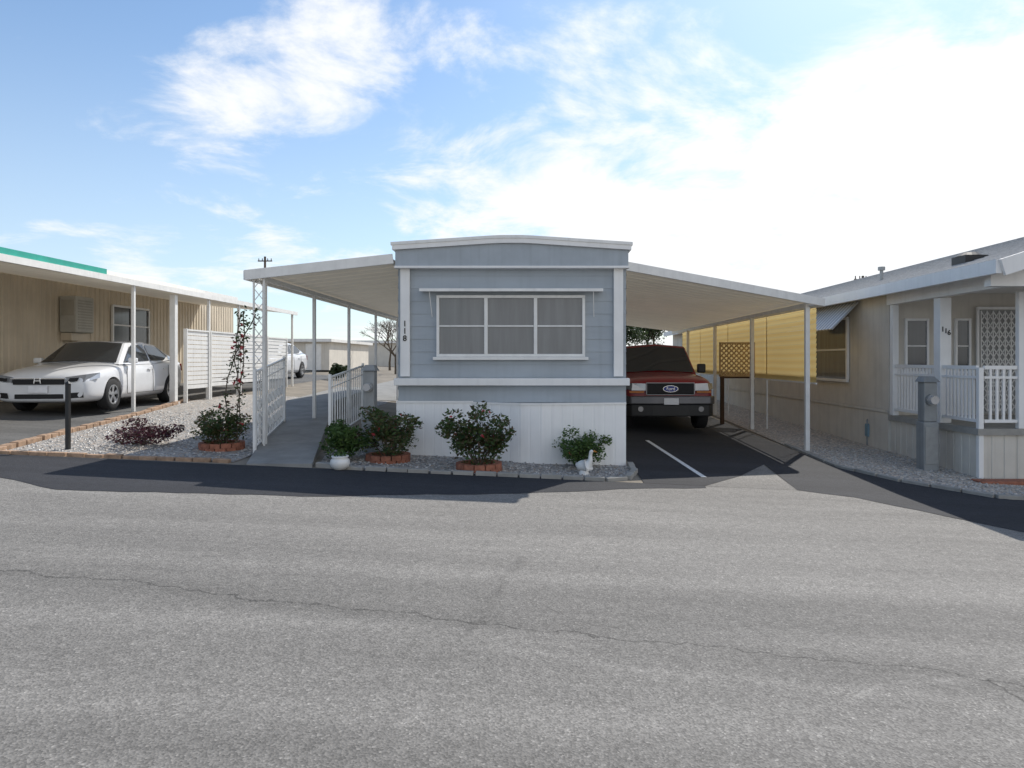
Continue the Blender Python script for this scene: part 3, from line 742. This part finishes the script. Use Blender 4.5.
shrub(388,461,80,54,L_rose,'dense green bush with reddish tips in a brick ring',flowers=6,ring=True,leafs=.034,dens=1.15)
shrub(479,470,80,66,L_rose,'tall leafy rose bush against white skirting',name='rose_bush',flowers=7,ring=True,dens=1.15,leafs=.036)
shrub(584,468,64,42,L_green,'small green shrub beside a white goose ornament',flowers=4,dens=1.0,leafs=.030)
shrub(0,0,22,16,L_tree,'low rounded green shrub behind the walkway',dens=2.0,leafs=.05,pos=(-8.6,29))
vn=thing('climbing_rose',(-4.62,10.7,G(-4.6,10.7)),'tall thin climbing rose with pink blooms by the patio post','climbing plant')
B=MB(); st=MB(); fl=[]
for k in range(3):
    prev=Vector((-4.72+R.uniform(-.10,.10),10.4,.25))
    for i in range(12):
        q=prev+Vector((R.gauss(.016,.045),R.gauss(0,.03),R.uniform(.14,.21)))
        st.cyl(prev,q,.009,.008,6)
        if i>1: leaves(B,q,(.10,.08,.10),9 if i<7 else 15,.034)
        if i>4 and R.random()<.35: fl.append(q+Vector((R.gauss(0,.05),-.05,R.gauss(0,.05))))
        prev=q
st.obj('stem',M_bark,vn); B.obj('foliage',L_vine,vn)
for q in fl:
    Fm=MB()
    for k2 in range(8): leaf(Fm,q+Vector((R.gauss(0,.009),R.gauss(0,.009),R.gauss(0,.009))),.032)
    Fm.obj('flower',L_flower,vn)

def tree(x,y,h,crown_r,m,label,name='tree',bare=False,n=9000,trunk_r=.14,ls=.09):
    g=G(x,y); r=thing(name,(x,y,g),label,'tree'); T=MB(); tips=[]
    def br(p,d,L,rad,lev):
        q=p+d*L; mid=p+d*L*.5+Vector((R.gauss(0,.04),R.gauss(0,.04),0))*L
        T.cyl(p,mid,rad,rad*.82,6,False); T.cyl(mid,q,rad*.82,rad*.62,6,False)
        if lev==0: tips.append(q); return
        for _ in range(3 if lev>1 else 4):
            nd_=(d+Vector((R.gauss(0,.5),R.gauss(0,.5),R.gauss(.12,.3)))).normalized()
            br(q,nd_,L*R.uniform(.62,.85),rad*.58,lev-1)
        if lev<3: tips.append(q)
    br(Vector((0,0,-.05)),Vector((R.gauss(0,.04),0,1)).normalized(),h*(.27 if bare else .33),trunk_r,5 if bare else 3)
    T.obj('trunk',M_bark,r,world=False)
    if not bare:
        B=MB()
        for t in tips:
            leaves(B,t,(crown_r*.3,crown_r*.3,crown_r*.24),int(n/len(tips)),ls)
        B.obj('crown',m,r,world=False)
tree(-7.6,36,3.6,1.5,None,'leafless tree with a web of fine branches','bare_tree',True,trunk_r=.08)
tree(-8.8,40,3.8,1.5,None,'leafless tree with a web of fine branches','bare_tree',True,trunk_r=.08)
tree(5.4,46,4.6,2.2,L_tree,'dark leafy tree beyond the carport',n=5000)
tree(8.2,50,5,3,L_tree,'dark leafy tree beyond the carport',n=5000)
yy=35; g=G(-13,yy)
dh=thing('distant_mobile_home',(-13,yy,g),'pale tan mobile home with a flat white roof','house')
MB().box(-16,-10.8,yy,yy+8,g,2.55).obj('wall',M_stucco,dh); MB().box(-16.3,-10.6,yy-.3,yy+8.3,2.55,2.7).obj('roof',M_white2,dh)
window(dh,-13.4,-12.4,1.5,2.25,yy-.002,2,(.5,),M_curtain_dark)
MB().box(-12.0,-11.2,yy-.04,yy-.002,g,2.45).obj('door',M_white2,dh)
dh=thing('distant_mobile_home',(-3,52,G(-3,48)),'pale mobile home with a low grey roof','house')
MB().box(-14,3.5,52,60,.3,2.9).obj('wall',M_stucco,dh); MB().box(-14.3,3.8,51.7,60.3,2.9,3.1).obj('roof',M_white2,dh)
window(dh,-10.5,-9,1.5,2.4,51.998,2,(.5,),M_curtain_dark)
up=thing('utility_pole',(-15.5,38.5,G(-15,38)),'wooden utility pole with a crossarm','utility pole')
B=MB(); B.cyl((0,0,0),(0,0,6.2),.09,.06,n=10); B.obj('shaft',M_polewood,up,world=False)
B=MB(); B.beam((-.4,0,5.95),(.4,0,5.95),.06)
for x in (-.35,-.15,.15,.35): B.cyl((x,0,5.95),(x,0,6.1),.03,.02,8)
B.obj('crossarm',M_polewood,up,world=False)
up=thing('utility_pole',(26,55,G(16,40)),'wooden utility pole with a crossarm','utility pole')
B=MB(); B.cyl((0,0,0),(0,0,8.5),.13,.1,n=10); B.obj('shaft',M_polewood,up,world=False)
B=MB(); B.beam((-.7,0,8.2),(.7,0,8.2),.1)
for x in (-.6,-.25,.25,.6): B.cyl((x,0,8.2),(x,0,8.5),.05,.04,8)
B.obj('crossarm',M_polewood,up,world=False)

def goose(u,v,rot,label):
    x,y=P(u,v); r=thing('goose_ornament',(x,y,G(x,y)+.01),label,'garden ornament',rotz=rot)
    pts=[(0,.15,.14,.02),(0,.09,.12,.055),(0,0,.12,.08),(0,-.07,.14,.07),(0,-.11,.2,.04),(0,-.11,.28,.026),(0,-.125,.34,.032),(0,-.155,.345,.022)]
    me=bpy.data.meshes.new('body'); me.from_pydata([p[:3] for p in pts],[(i,i+1) for i in range(len(pts)-1)],[])
    o=bpy.data.objects.new('body',me); COL.objects.link(o)
    sk=o.modifiers.new('s','SKIN')
    for i,p in enumerate(pts): me.skin_vertices[0].data[i].radius=(p[3],p[3])
    me.skin_vertices[0].data[2].use_root=True
    o.modifiers.new('u','SUBSURF').levels=2
    me2=evalmesh(o); bpy.data.objects.remove(o); me2.materials.clear(); me2.materials.append(M_ceramic)
    for p in me2.polygons: p.use_smooth=True
    o=bpy.data.objects.new('body',me2); COL.objects.link(o); o.parent=r
    B=MB(); B.cyl((0,-.17,.345),(0,-.22,.335),.014,.004,8); B.obj('beak',M_orange,r,world=False)
    B=MB(); B.cyl((0,0,0),(0,0,.06),.075,.06,14); B.obj('base',M_ceramic,r,world=False)
goose(584,475,.9,'white goose ornament standing in gravel by a shrub')
x,y=P(340,470); pt_=thing('white_pot',(x,y,G(x,y)+.01),'small squat white garden pot near the walkway','plant pot')
prof=[(.07,0),(.11,.03),(.135,.08),(.125,.13),(.10,.155),(.115,.17),(.115,.185),(.095,.185),(.085,.15),(.0,.145)]
B=MB(); n=20; vs=[(r_*math.cos(2*math.pi*i/n),r_*math.sin(2*math.pi*i/n),z_) for r_,z_ in prof for i in range(n)]
B.add(vs,[(j*n+i,j*n+(i+1)%n,(j+1)*n+(i+1)%n,(j+1)*n+i) for j in range(len(prof)-1) for i in range(n)])
B.obj('bowl',M_ceramic,pt_,world=False,smooth=True)
B=MB(); leaves(B,(0,0,.2),(.09,.09,.06),60,.025); B.obj('foliage',L_green,pt_,world=False)
B=MB(); x,y=P(1008,484)
pv=thing('stepping_stone',(x,y,G(x,y)),'reddish brick paver laid on gravel','paver')
B.box(-.5,.5,-.13,.13,0,.06); B.obj('slab',M_brick,pv,world=False,bevel=.01)

# ---------------------------------------------------------------- vehicles
def loft(stations):
    B=MB(); rings=[]
    for (y,w,zb,zs,zt) in stations:
        half=[(0,zb),(w*.6,zb),(w*.93,zb+.02),(w,zb+.16),(w*1.0,(zb+zs)/2+.06),(w*.985,zs-.03),(w*.90,zs+.45*(zt-zs)),(w*.55,zt-.01),(0,zt)]
        rings.append([(x,y,z) for x,z in half]+[(-x,y,z) for x,z in reversed(half[1:-1])])
    n=len(rings[0]); vs=[p for r in rings for p in r]; fs=[]
    for j in range(len(rings)-1):
        for i in range(n): fs.append((j*n+i,j*n+(i+1)%n,(j+1)*n+(i+1)%n,(j+1)*n+i))
    m=len(rings)-1
    def cap(o):
        h=n//2; f=[(o+0,o+1,o+n-1)]
        for i in range(1,h-1): f.append((o+i,o+i+1,o+n-i-1,o+n-i))
        f.append((o+h-1,o+h,o+h+1)); return f
    fs+=cap(0)+cap(m*n)
    B.add(vs,fs); return B
def body_with_arches(root,stations,paint,wheels,ar):
    o=loft(stations).obj('body_tmp',paint,None,smooth=True,sub=2)
    cutters=[]
    for (wy,wz) in wheels:
        c=MB(); c.cyl((-1.5,wy,wz),(1.5,wy,wz),ar,n=36); co=c.obj('cut',M_dark,None)
        md=o.modifiers.new('bo','BOOLEAN'); md.object=co; md.operation='DIFFERENCE'; md.solver='EXACT'; cutters.append(co)
    me=evalmesh(o); bpy.data.objects.remove(o)
    for c in cutters: bpy.data.objects.remove(c)
    me.materials.clear(); me.materials.append(paint)
    for p in me.polygons: p.use_smooth=True
    b=bpy.data.objects.new('body',me); COL.objects.link(b); b.parent=root
    bm=bmesh.new(); bm.from_mesh(me)
    for e in bm.edges:
        if len(e.link_faces)==2 and e.calc_face_angle(0)>.6: e.smooth=False
    bm.to_mesh(me); bm.free()
    return b
def wheel(root,x,y,z,r,w,side,spokes=5):
    B=MB(); x0=x-w/2; x1=x+w/2
    prof=[(x0,r*.62),(x0,r*.93),(x0+w*.12,r),(x1-w*.12,r),(x1,r*.93),(x1,r*.62)]
    n=32; vs=[]
    for i in range(n):
        a=2*math.pi*i/n
        for px,pr in prof: vs.append((px,y+pr*math.cos(a),z+pr*math.sin(a)))
    m=len(prof)
    B.add(vs,[(i*m+j,i*m+j+1,((i+1)%n)*m+j+1,((i+1)%n)*m+j) for i in range(n) for j in range(m-1)])
    wobj=B.obj('wheel',M_rubber,root,world=False,smooth=True)
    xo=x+side*w/2
    B=MB(); B.cyl((xo-side*.10,y,z),(xo-side*.085,y,z),r*.62,n=28); B.obj('brake_disc',M_dark,wobj,world=False)
    B=MB()
    for i in range(28):
        a0=2*math.pi*i/28;a1=2*math.pi*(i+1)/28
        B.beam((xo-side*.02,y+r*.6*math.cos(a0),z+r*.6*math.sin(a0)),(xo-side*.02,y+r*.6*math.cos(a1),z+r*.6*math.sin(a1)),.04,.035)
    for i in range(spokes):
        a=2*math.pi*i/spokes+.3
        for o in (-.12,.12):
            B.beam((xo-side*.03,y+r*.1*math.cos(a),z+r*.1*math.sin(a)),(xo-side*.02,y+r*.6*math.cos(a+o),z+r*.6*math.sin(a+o)),.03,.05)
    B.cyl((xo-side*.06,y,z),(xo-side*.012,y,z),r*.14,n=14)
    B.obj('rim',M_rim,wobj,world=False)
def sedan(loc,rot,label):
    r=thing('parked_sedan',loc,label,'car',rotz=rot)
    st=[(-2.32,.70,.30,.62,.66),(-2.30,.80,.23,.66,.72),(-2.16,.87,.2,.72,.82),(-1.85,.90,.19,.80,.91),(-1.35,.91,.19,.86,.97),(-.95,.91,.19,.90,1.02),(0,.91,.19,.94,1.02),(1.1,.91,.19,.96,1.04),(1.7,.90,.2,.99,1.09),(2.1,.86,.25,.99,1.10),(2.27,.80,.33,.96,1.05),(2.31,.68,.4,.87,.94)]
    body_with_arches(r,st,M_silver,[(-1.38,.33),(1.36,.33)],.365)
    MB().box(-.78,.78,-1.9,1.9,.24,.62).obj('underbody',M_dark,r,world=False)
    Bt={'fb':(.82,-1.00,.95),'ft':(.62,-.30,1.42),'mt':(.64,.4,1.46),'rt':(.61,1.1,1.41),'rb':(.76,1.85,1.07),'mb':(.86,.45,.95)}
    def mir(p): return (-p[0],p[1],p[2])
    c=MB(); keys=['fb','ft','mt','rt','rb']; vs=[]
    for k in keys:
        p=Bt[k]; up=.03; s1=-1 if k in('fb','ft') else (1 if k in('rt','rb') else 0)
        vs+=[p,(p[0]*.5,p[1]+.05*s1,p[2]+up*.8),(0,p[1]+.07*s1,p[2]+up),(-p[0]*.5,p[1]+.05*s1,p[2]+up*.8),mir(p)]
    fs=[(5*j+i,5*j+i+1,5*j+6+i,5*j+5+i) for j in range(4) for i in range(4)]
    o=len(vs); vs+=[Bt['mb'],mir(Bt['mb'])]
    fs+=[(0,5,10,o),(o,10,15,20),(4,o+1,14,9),(o+1,24,19,14)]
    c.add(vs,fs); c.obj('cabin',M_silver,r,world=False,bevel=.02,smooth=True)
    for nm,(lo,hi),sg in (('windshield',('fb','ft'),1),('rear_window',('rb','rt'),-1)):
        B=MB(); n=8; vv=[]
        for j in range(5):
            v=.04+.90*j/4
            for i in range(n+1):
                t=-1+2*i/n
                def pt(k):
                    p=Bt[k]; q=1-t*t; sgn=-1 if k in('fb','ft') else 1
                    return Vector((p[0]*.93*t,p[1]+sgn*.075*q,p[2]+.032*q+.008))
                p=pt(lo)*(1-v)+pt(hi)*v; p+=Vector((0,-.012*sg,.012)); vv.append(p)
        B.add(vv,[(j*(n+1)+i,j*(n+1)+i+1,(j+1)*(n+1)+i+1,(j+1)*(n+1)+i) for j in range(4) for i in range(n)])
        B.obj(nm,M_glass,r,world=False,smooth=True)
    for s in (1,-1):
        def poly(pts,nm):
            B=MB(); vv=[]
            for (y,z) in pts:
                f=(z-.95)/.51; x=.86*(1-f)+.64*f; vv.append((s*(x+.012),y,z))
            B.add(vv,[tuple(range(len(vv)))]); B.obj(nm,M_glass,r,world=False)
        poly([(-.78,1.02),(.36,1.03),(.36,1.40),(-.22,1.37)],'side_window')
        poly([(.44,1.03),(1.15,1.045),(1.42,1.15),(1.06,1.345),(.44,1.395)],'side_window')
        xa,xb=sorted((s*.88,s*1.05)); B=MB(); B.box(xa,xb,-.74,-.62,.97,1.09); B.obj('wing_mirror',M_silver,r,world=False,bevel=.03)
        B=MB()
        for y in (-.82,.40,1.22): B.beam((s*.915,y,.32),(s*.905,y,.92),.006,.012)
        B.beam((s*.914,-.82,.32),(s*.914,1.0,.32),.006,.01); B.obj('door_seam',M_dark,r,world=False)
        for y in (.22,1.02):
            xa,xb=sorted((s*.90,s*.935)); MB().box(xa,xb,y-.09,y+.07,.82,.845).obj('door_handle',M_silver,r,world=False,bevel=.006)
        B=MB(); B.add([(s*.47,-2.335,.60),(s*.78,-2.26,.605),(s*.905,-1.95,.68),(s*.885,-1.90,.79),(s*.79,-2.19,.755),(s*.47,-2.29,.70)],[(0,1,4,5),(1,2,3,4)])
        o_=B.obj('headlight',M_lamp,r,world=False); so=o_.modifiers.new('s','SOLIDIFY'); so.thickness=.05; so.offset=0
        B=MB(); B.add([(s*.55,-2.365,.63),(s*.70,-2.335,.63),(s*.72,-2.30,.70),(s*.56,-2.33,.69)],[(0,1,2,3)]); B.obj('headlight_bulb',M_dark,o_,world=False)
        B=MB(); B.add([(s*.55,-2.33,.30),(s*.78,-2.26,.31),(s*.78,-2.27,.42),(s*.57,-2.34,.40)],[(0,1,2,3)]); o2=B.obj('fog_light',M_dark,r,world=False); so=o2.modifiers.new('s','SOLIDIFY'); so.thickness=.03; so.offset=0
        for wy in (-1.38,1.36): wheel(r,s*.80,wy,.33,.325,.21,s)
        B=MB(); B.add([(s*.55,2.315,.75),(s*.82,2.24,.77),(s*.86,2.1,.95),(s*.55,2.30,.94)],[(0,1,2,3)]); B.obj('tail_light',mat('tail_red',(.4,.01,.01),.2),r,world=False)
    B=MB(); B.box(-.46,.46,-2.350,-2.27,.565,.665); B.obj('grille',M_dark,r,world=False,bevel=.012)
    B=MB(); B.box(-.50,.50,-2.355,-2.29,.668,.690); B.obj('grille_bar',M_chrome,r,world=False,bevel=.008)
    B=MB(); B.box(-.44,.44,-2.332,-2.2,.29,.38); B.obj('air_intake',M_dark,r,world=False,bevel=.012)
    B=MB(); B.box(-.17,.17,-2.365,-2.335,.41,.545); B.obj('licence_plate',M_plate,r,world=False)
    B=MB(); B.beam((-.06,-2.37,.59),(-.045,-2.37,.69),.018); B.beam((.06,-2.37,.59),(.045,-2.37,.69),.018); B.beam((-.045,-2.37,.64),(.045,-2.37,.64),.016); B.obj('emblem',M_chrome,r,world=False)
    return r
sx_,sy_=-9.92,15.5
sedan((sx_,sy_,G(sx_,sy_)+.008),math.radians(6),'white four-door sedan parked nose-out on a driveway')
sedan((-10.95,27.5,G(-10.9,27.5)+.008),math.radians(0),'white car mostly hidden behind white privacy panels')
def truck(loc,rot=0):
    r=thing('pickup_truck',loc,'dark red pickup truck with dark grille parked under the carport','pickup truck',rotz=rot)
    st=[(-2.72,.84,.55,1.02,1.06),(-2.68,.93,.50,1.08,1.14),(-2.5,.98,.46,1.13,1.22),(-2.0,1.0,.44,1.17,1.28),(-1.2,1.0,.44,1.22,1.34),(0,1.0,.44,1.22,1.26),(1.5,1.0,.44,1.22,1.26),(2.6,1.0,.46,1.22,1.26),(2.7,.96,.5,1.19,1.22)]
    body_with_arches(r,st,M_redpaint,[(-1.78,.40),(1.75,.40)],.46)
    MB().box(-.85,.85,-2.3,2.4,.35,.8).obj('underbody',M_dark,r,world=False)
    B=MB()
    fb,ft,rt,rb=-1.28,-.65,1.0,1.25
    vs=[(.93,fb,1.22),(-.93,fb,1.22),(.76,ft,1.93),(-.76,ft,1.93),(.78,rt,1.95),(-.78,rt,1.95),(.94,rb,1.2),(-.94,rb,1.2),(0,fb-.12,1.27),(0,ft-.05,1.99),(0,rt,2.0),(0,rb,1.2)]
    B.add(vs,[(0,2,9,8),(8,9,3,1),(2,4,10,9),(9,10,5,3),(4,6,11,10),(10,11,7,5),(0,6,4,2),(1,3,5,7)])
    B.obj('cabin',M_redpaint,r,world=False,bevel=.05,smooth=True)
    B=MB(); n=8; vv=[]
    for j in range(4):
        v=.06+.86*j/3
        for i in range(n+1):
            t=-1+2*i/n; q=1-abs(t)
            a=Vector((.87*t,fb-.12*q-.012,1.24+.05*q)); b=Vector((.71*t,ft-.05*q-.012,1.93+.06*q)); vv.append(a*(1-v)+b*v+Vector((0,-.01,.01)))
    B.add(vv,[(j*(n+1)+i,j*(n+1)+i+1,(j+1)*(n+1)+i+1,(j+1)*(n+1)+i) for j in range(3) for i in range(n)])
    B.obj('windshield',M_glass,r,world=False,smooth=True)
    for s in (1,-1):
        for (y0,y1,y2,y3) in ((-1.0,0.1,0.1,-.5),(.18,1.1,.92,.18)):
            B=MB(); B.add([(s*.935,y0,1.30),(s*.935,y1,1.30),(s*.80,y2,1.85),(s*.80,y3,1.85)],[(0,1,2,3)]); B.obj('side_window',M_glass,r,world=False)
        B=MB(); xa,xb=sorted((s*.98,s*1.18)); B.box(xa,xb,-1.12,-1.0,1.28,1.5); B.obj('wing_mirror',M_black,r,world=False,bevel=.03)
        B=MB(); B.add([(s*.54,-2.755,.92),(s*.84,-2.74,.92),(s*.955,-2.62,.95),(s*.94,-2.6,1.07),(s*.82,-2.70,1.08),(s*.54,-2.745,1.07)],[(0,1,4,5),(1,2,3,4)])
        o_=B.obj('headlight',M_lamp2,r,world=False); so=o_.modifiers.new('s','SOLIDIFY'); so.thickness=.04; so.offset=0
        xa,xb=sorted((s*.58,s*.9)); B=MB(); B.box(xa,xb,-2.765,-2.70,.87,.91); B.obj('indicator_light',M_amber,r,world=False)
        B=MB(); B.cyl((s*.66,-2.84,.52),(s*.66,-2.76,.52),.06,n=14); B.obj('fog_light',M_lamp2,r,world=False)
        for wy in (-1.78,1.75): wheel(r,s*.86,wy,.395,.395,.26,s)
    B=MB(); B.box(-.52,.52,-2.765,-2.66,.84,1.08); B.obj('grille',M_dark,r,world=False,bevel=.015)
    B=MB()
    B.box(-.53,.53,-2.785,-2.72,1.082,1.096);B.box(-.51,.51,-2.785,-2.72,.825,.836)
    for x in (-.53,.515): B.box(x,x+.015,-2.785,-2.72,.84,1.078)
    B.obj('grille_trim',M_dchrome,r,world=False)
    B=MB(); pts=[(-1.0,-2.45),(-1.0,-2.66),(-.88,-2.82),(-.4,-2.88),(.4,-2.88),(.88,-2.82),(1.0,-2.66),(1.0,-2.45)]
    B.prism(pts,.62,.80); B.obj('bumper',M_bumper,r,world=False,bevel=.025)
    B=MB(); pts=[(p[0]*.97,p[1]+.03) for p in pts]; B.prism(pts,.36,.615); B.obj('air_dam',M_black,r,world=False,bevel=.02)
    B=MB(); B.box(-.16,.16,-2.90,-2.885,.62,.76); B.obj('licence_plate',M_plate,r,world=False)
    def oval(a,b,y0,y1,nm,m,par):
        B=MB(); n=24; ring=[(a*math.cos(2*math.pi*i/n),b*math.sin(2*math.pi*i/n)+.96) for i in range(n)]
        B.add([(x,y0,z) for x,z in ring]+[(x,y1,z) for x,z in ring],[tuple(range(n))]+[(i,(i+1)%n,n+(i+1)%n,n+i) for i in range(n)])
        return B.obj(nm,m,par,world=False)
    em=oval(.17,.075,-2.80,-2.77,'emblem',M_chrome,r); oval(.155,.063,-2.806,-2.79,'emblem_field',M_blue,em)
    t=text('Ford',(0,-2.809,.93),.10,M_chrome,None,name='emblem_lettering',ext=.002); t.parent=em
    return r
tx,ty=2.86,17.75
truck((tx,ty,G(tx,ty-1)+.008))

# ---------------------------------------------------------------- light
sd=Vector((.5,.86,1.0)).normalized()
sun=bpy.data.lights.new('sun','SUN'); sun.energy=4.5; sun.angle=math.radians(.5); sun.color=(1,.95,.87)
so=bpy.data.objects.new('sun',sun); COL.objects.link(so); so.rotation_euler=(-sd).to_track_quat('-Z','Y').to_euler()
w=bpy.data.worlds.new('World'); scene.world=w; w.use_nodes=True; nt=w.node_tree; L=nt.links.new
bg=nt.nodes['Background']
sky=nd(nt,'ShaderNodeTexSky'); sky.sky_type='NISHITA'; sky.sun_disc=False; sky.sun_elevation=math.asin(sd.z); sky.sun_rotation=math.atan2(sd.x,sd.y)
sky.air_density=1.0; sky.dust_density=.4; sky.ozone_density=1.5
tc=nd(nt,'ShaderNodeTexCoord'); sx=nd(nt,'ShaderNodeSeparateXYZ'); L(tc.outputs['Generated'],sx.inputs[0])
def M(op,a,b=None,c=None,clamp=False):
    n=nd(nt,'ShaderNodeMath',operation=op); n.use_clamp=clamp
    for i,v in enumerate((a,b,c)):
        if v is None: continue
        if isinstance(v,(int,float)): n.inputs[i].default_value=v
        else: L(v,n.inputs[i])
    return n.outputs[0]
def SS(v,a,b,c=0,d=1):
    n=nd(nt,'ShaderNodeMapRange',interpolation_type='SMOOTHSTEP'); n.inputs['From Min'].default_value=a; n.inputs['From Max'].default_value=b; n.inputs['To Min'].default_value=c; n.inputs['To Max'].default_value=d; L(v,n.inputs['Value']); return n.outputs[0]
X,Y,Z=sx.outputs
zz=M('ADD',M('MAXIMUM',Z,0.0),.22)
cx=M('DIVIDE',X,zz); cy=M('DIVIDE',Y,zz)
cb=nd(nt,'ShaderNodeCombineXYZ'); L(cx,cb.inputs[0]); L(cy,cb.inputs[1]); cb.inputs[2].default_value=3.1
nz=nd(nt,'ShaderNodeTexNoise'); nz.inputs['Scale'].default_value=2.7; nz.inputs['Detail'].default_value=8; nz.inputs['Roughness'].default_value=.62; nz.inputs['Distortion'].default_value=.35
L(cb.outputs[0],nz.inputs['Vector'])
def bump(u,v,rad,k):
    d=Vector((u-UX,F,VY-v)).normalized()
    n=nd(nt,'ShaderNodeVectorMath',operation='DISTANCE'); L(tc.outputs['Generated'],n.inputs[0]); n.inputs[1].default_value=d
    return SS(n.outputs['Value'],0,rad,k,0)
bias=M('ADD',M('MULTIPLY',X,.22),M('MULTIPLY',Z,-.40))
bias=M('ADD',bias,.06)
bias=M('ADD',bias,SS(Y,.1,-.5,0,.22))  # extra cloud added behind the camera to brighten the shaded house fronts
for b_ in (bump(185,130,.15,.22),bump(250,90,.09,.12),bump(340,25,.20,.22),bump(610,130,.26,.15),bump(700,235,.45,.18),bump(930,150,.35,.13),bump(440,240,.32,.17),bump(150,255,.36,.12),bump(760,10,.16,-.06)):
    bias=M('ADD',bias,b_)
cov=M('ADD',nz.outputs['Fac'],bias)
mask=SS(cov,.49,.74)
mm=M('MULTIPLY',mask,.95)
haze=SS(Z,.46,.0,.04,.48)
dt=nd(nt,'ShaderNodeVectorMath',operation='DOT_PRODUCT'); L(tc.outputs['Generated'],dt.inputs[0]); dt.inputs[1].default_value=sd
au=M('POWER',M('MAXIMUM',dt.outputs['Value'],0.0),12.0)
sc=nd(nt,'ShaderNodeVectorMath',operation='MULTIPLY'); L(sky.outputs[0],sc.inputs[0]); sc.inputs[1].default_value=(.90,1.02,1.08)
mh=nd(nt,'ShaderNodeMix',data_type='RGBA'); L(haze,mh.inputs['Factor']); L(sc.outputs[0],mh.inputs['A']); mh.inputs['B'].default_value=(5.3,5.8,6.4,1)
mix=nd(nt,'ShaderNodeMix',data_type='RGBA'); L(mm,mix.inputs['Factor']); L(mh.outputs['Result'],mix.inputs['A']); mix.inputs['B'].default_value=(7.0,7.05,7.1,1)
ad=nd(nt,'ShaderNodeVectorMath',operation='MULTIPLY_ADD')
cbv=nd(nt,'ShaderNodeCombineXYZ'); L(au,cbv.inputs[0]); L(au,cbv.inputs[1]); L(au,cbv.inputs[2])
L(cbv.outputs[0],ad.inputs[0]); ad.inputs[1].default_value=(1.8,1.8,1.8); L(mix.outputs['Result'],ad.inputs[2])
L(ad.outputs[0],bg.inputs['Color']); bg.inputs['Strength'].default_value=.15
# ---------------------------------------------------------------- camera
cam=bpy.data.cameras.new('camera'); co=bpy.data.objects.new('camera',cam); COL.objects.link(co)
cam.sensor_width=36; cam.lens=F/1024*36; cam.shift_x=-(UX-512)/1024; cam.shift_y=-(384-VY)/1024
co.location=(0,0,EH); co.rotation_euler=(math.pi/2,0,0); cam.clip_end=3000; cam.clip_start=.05
scene.camera=co
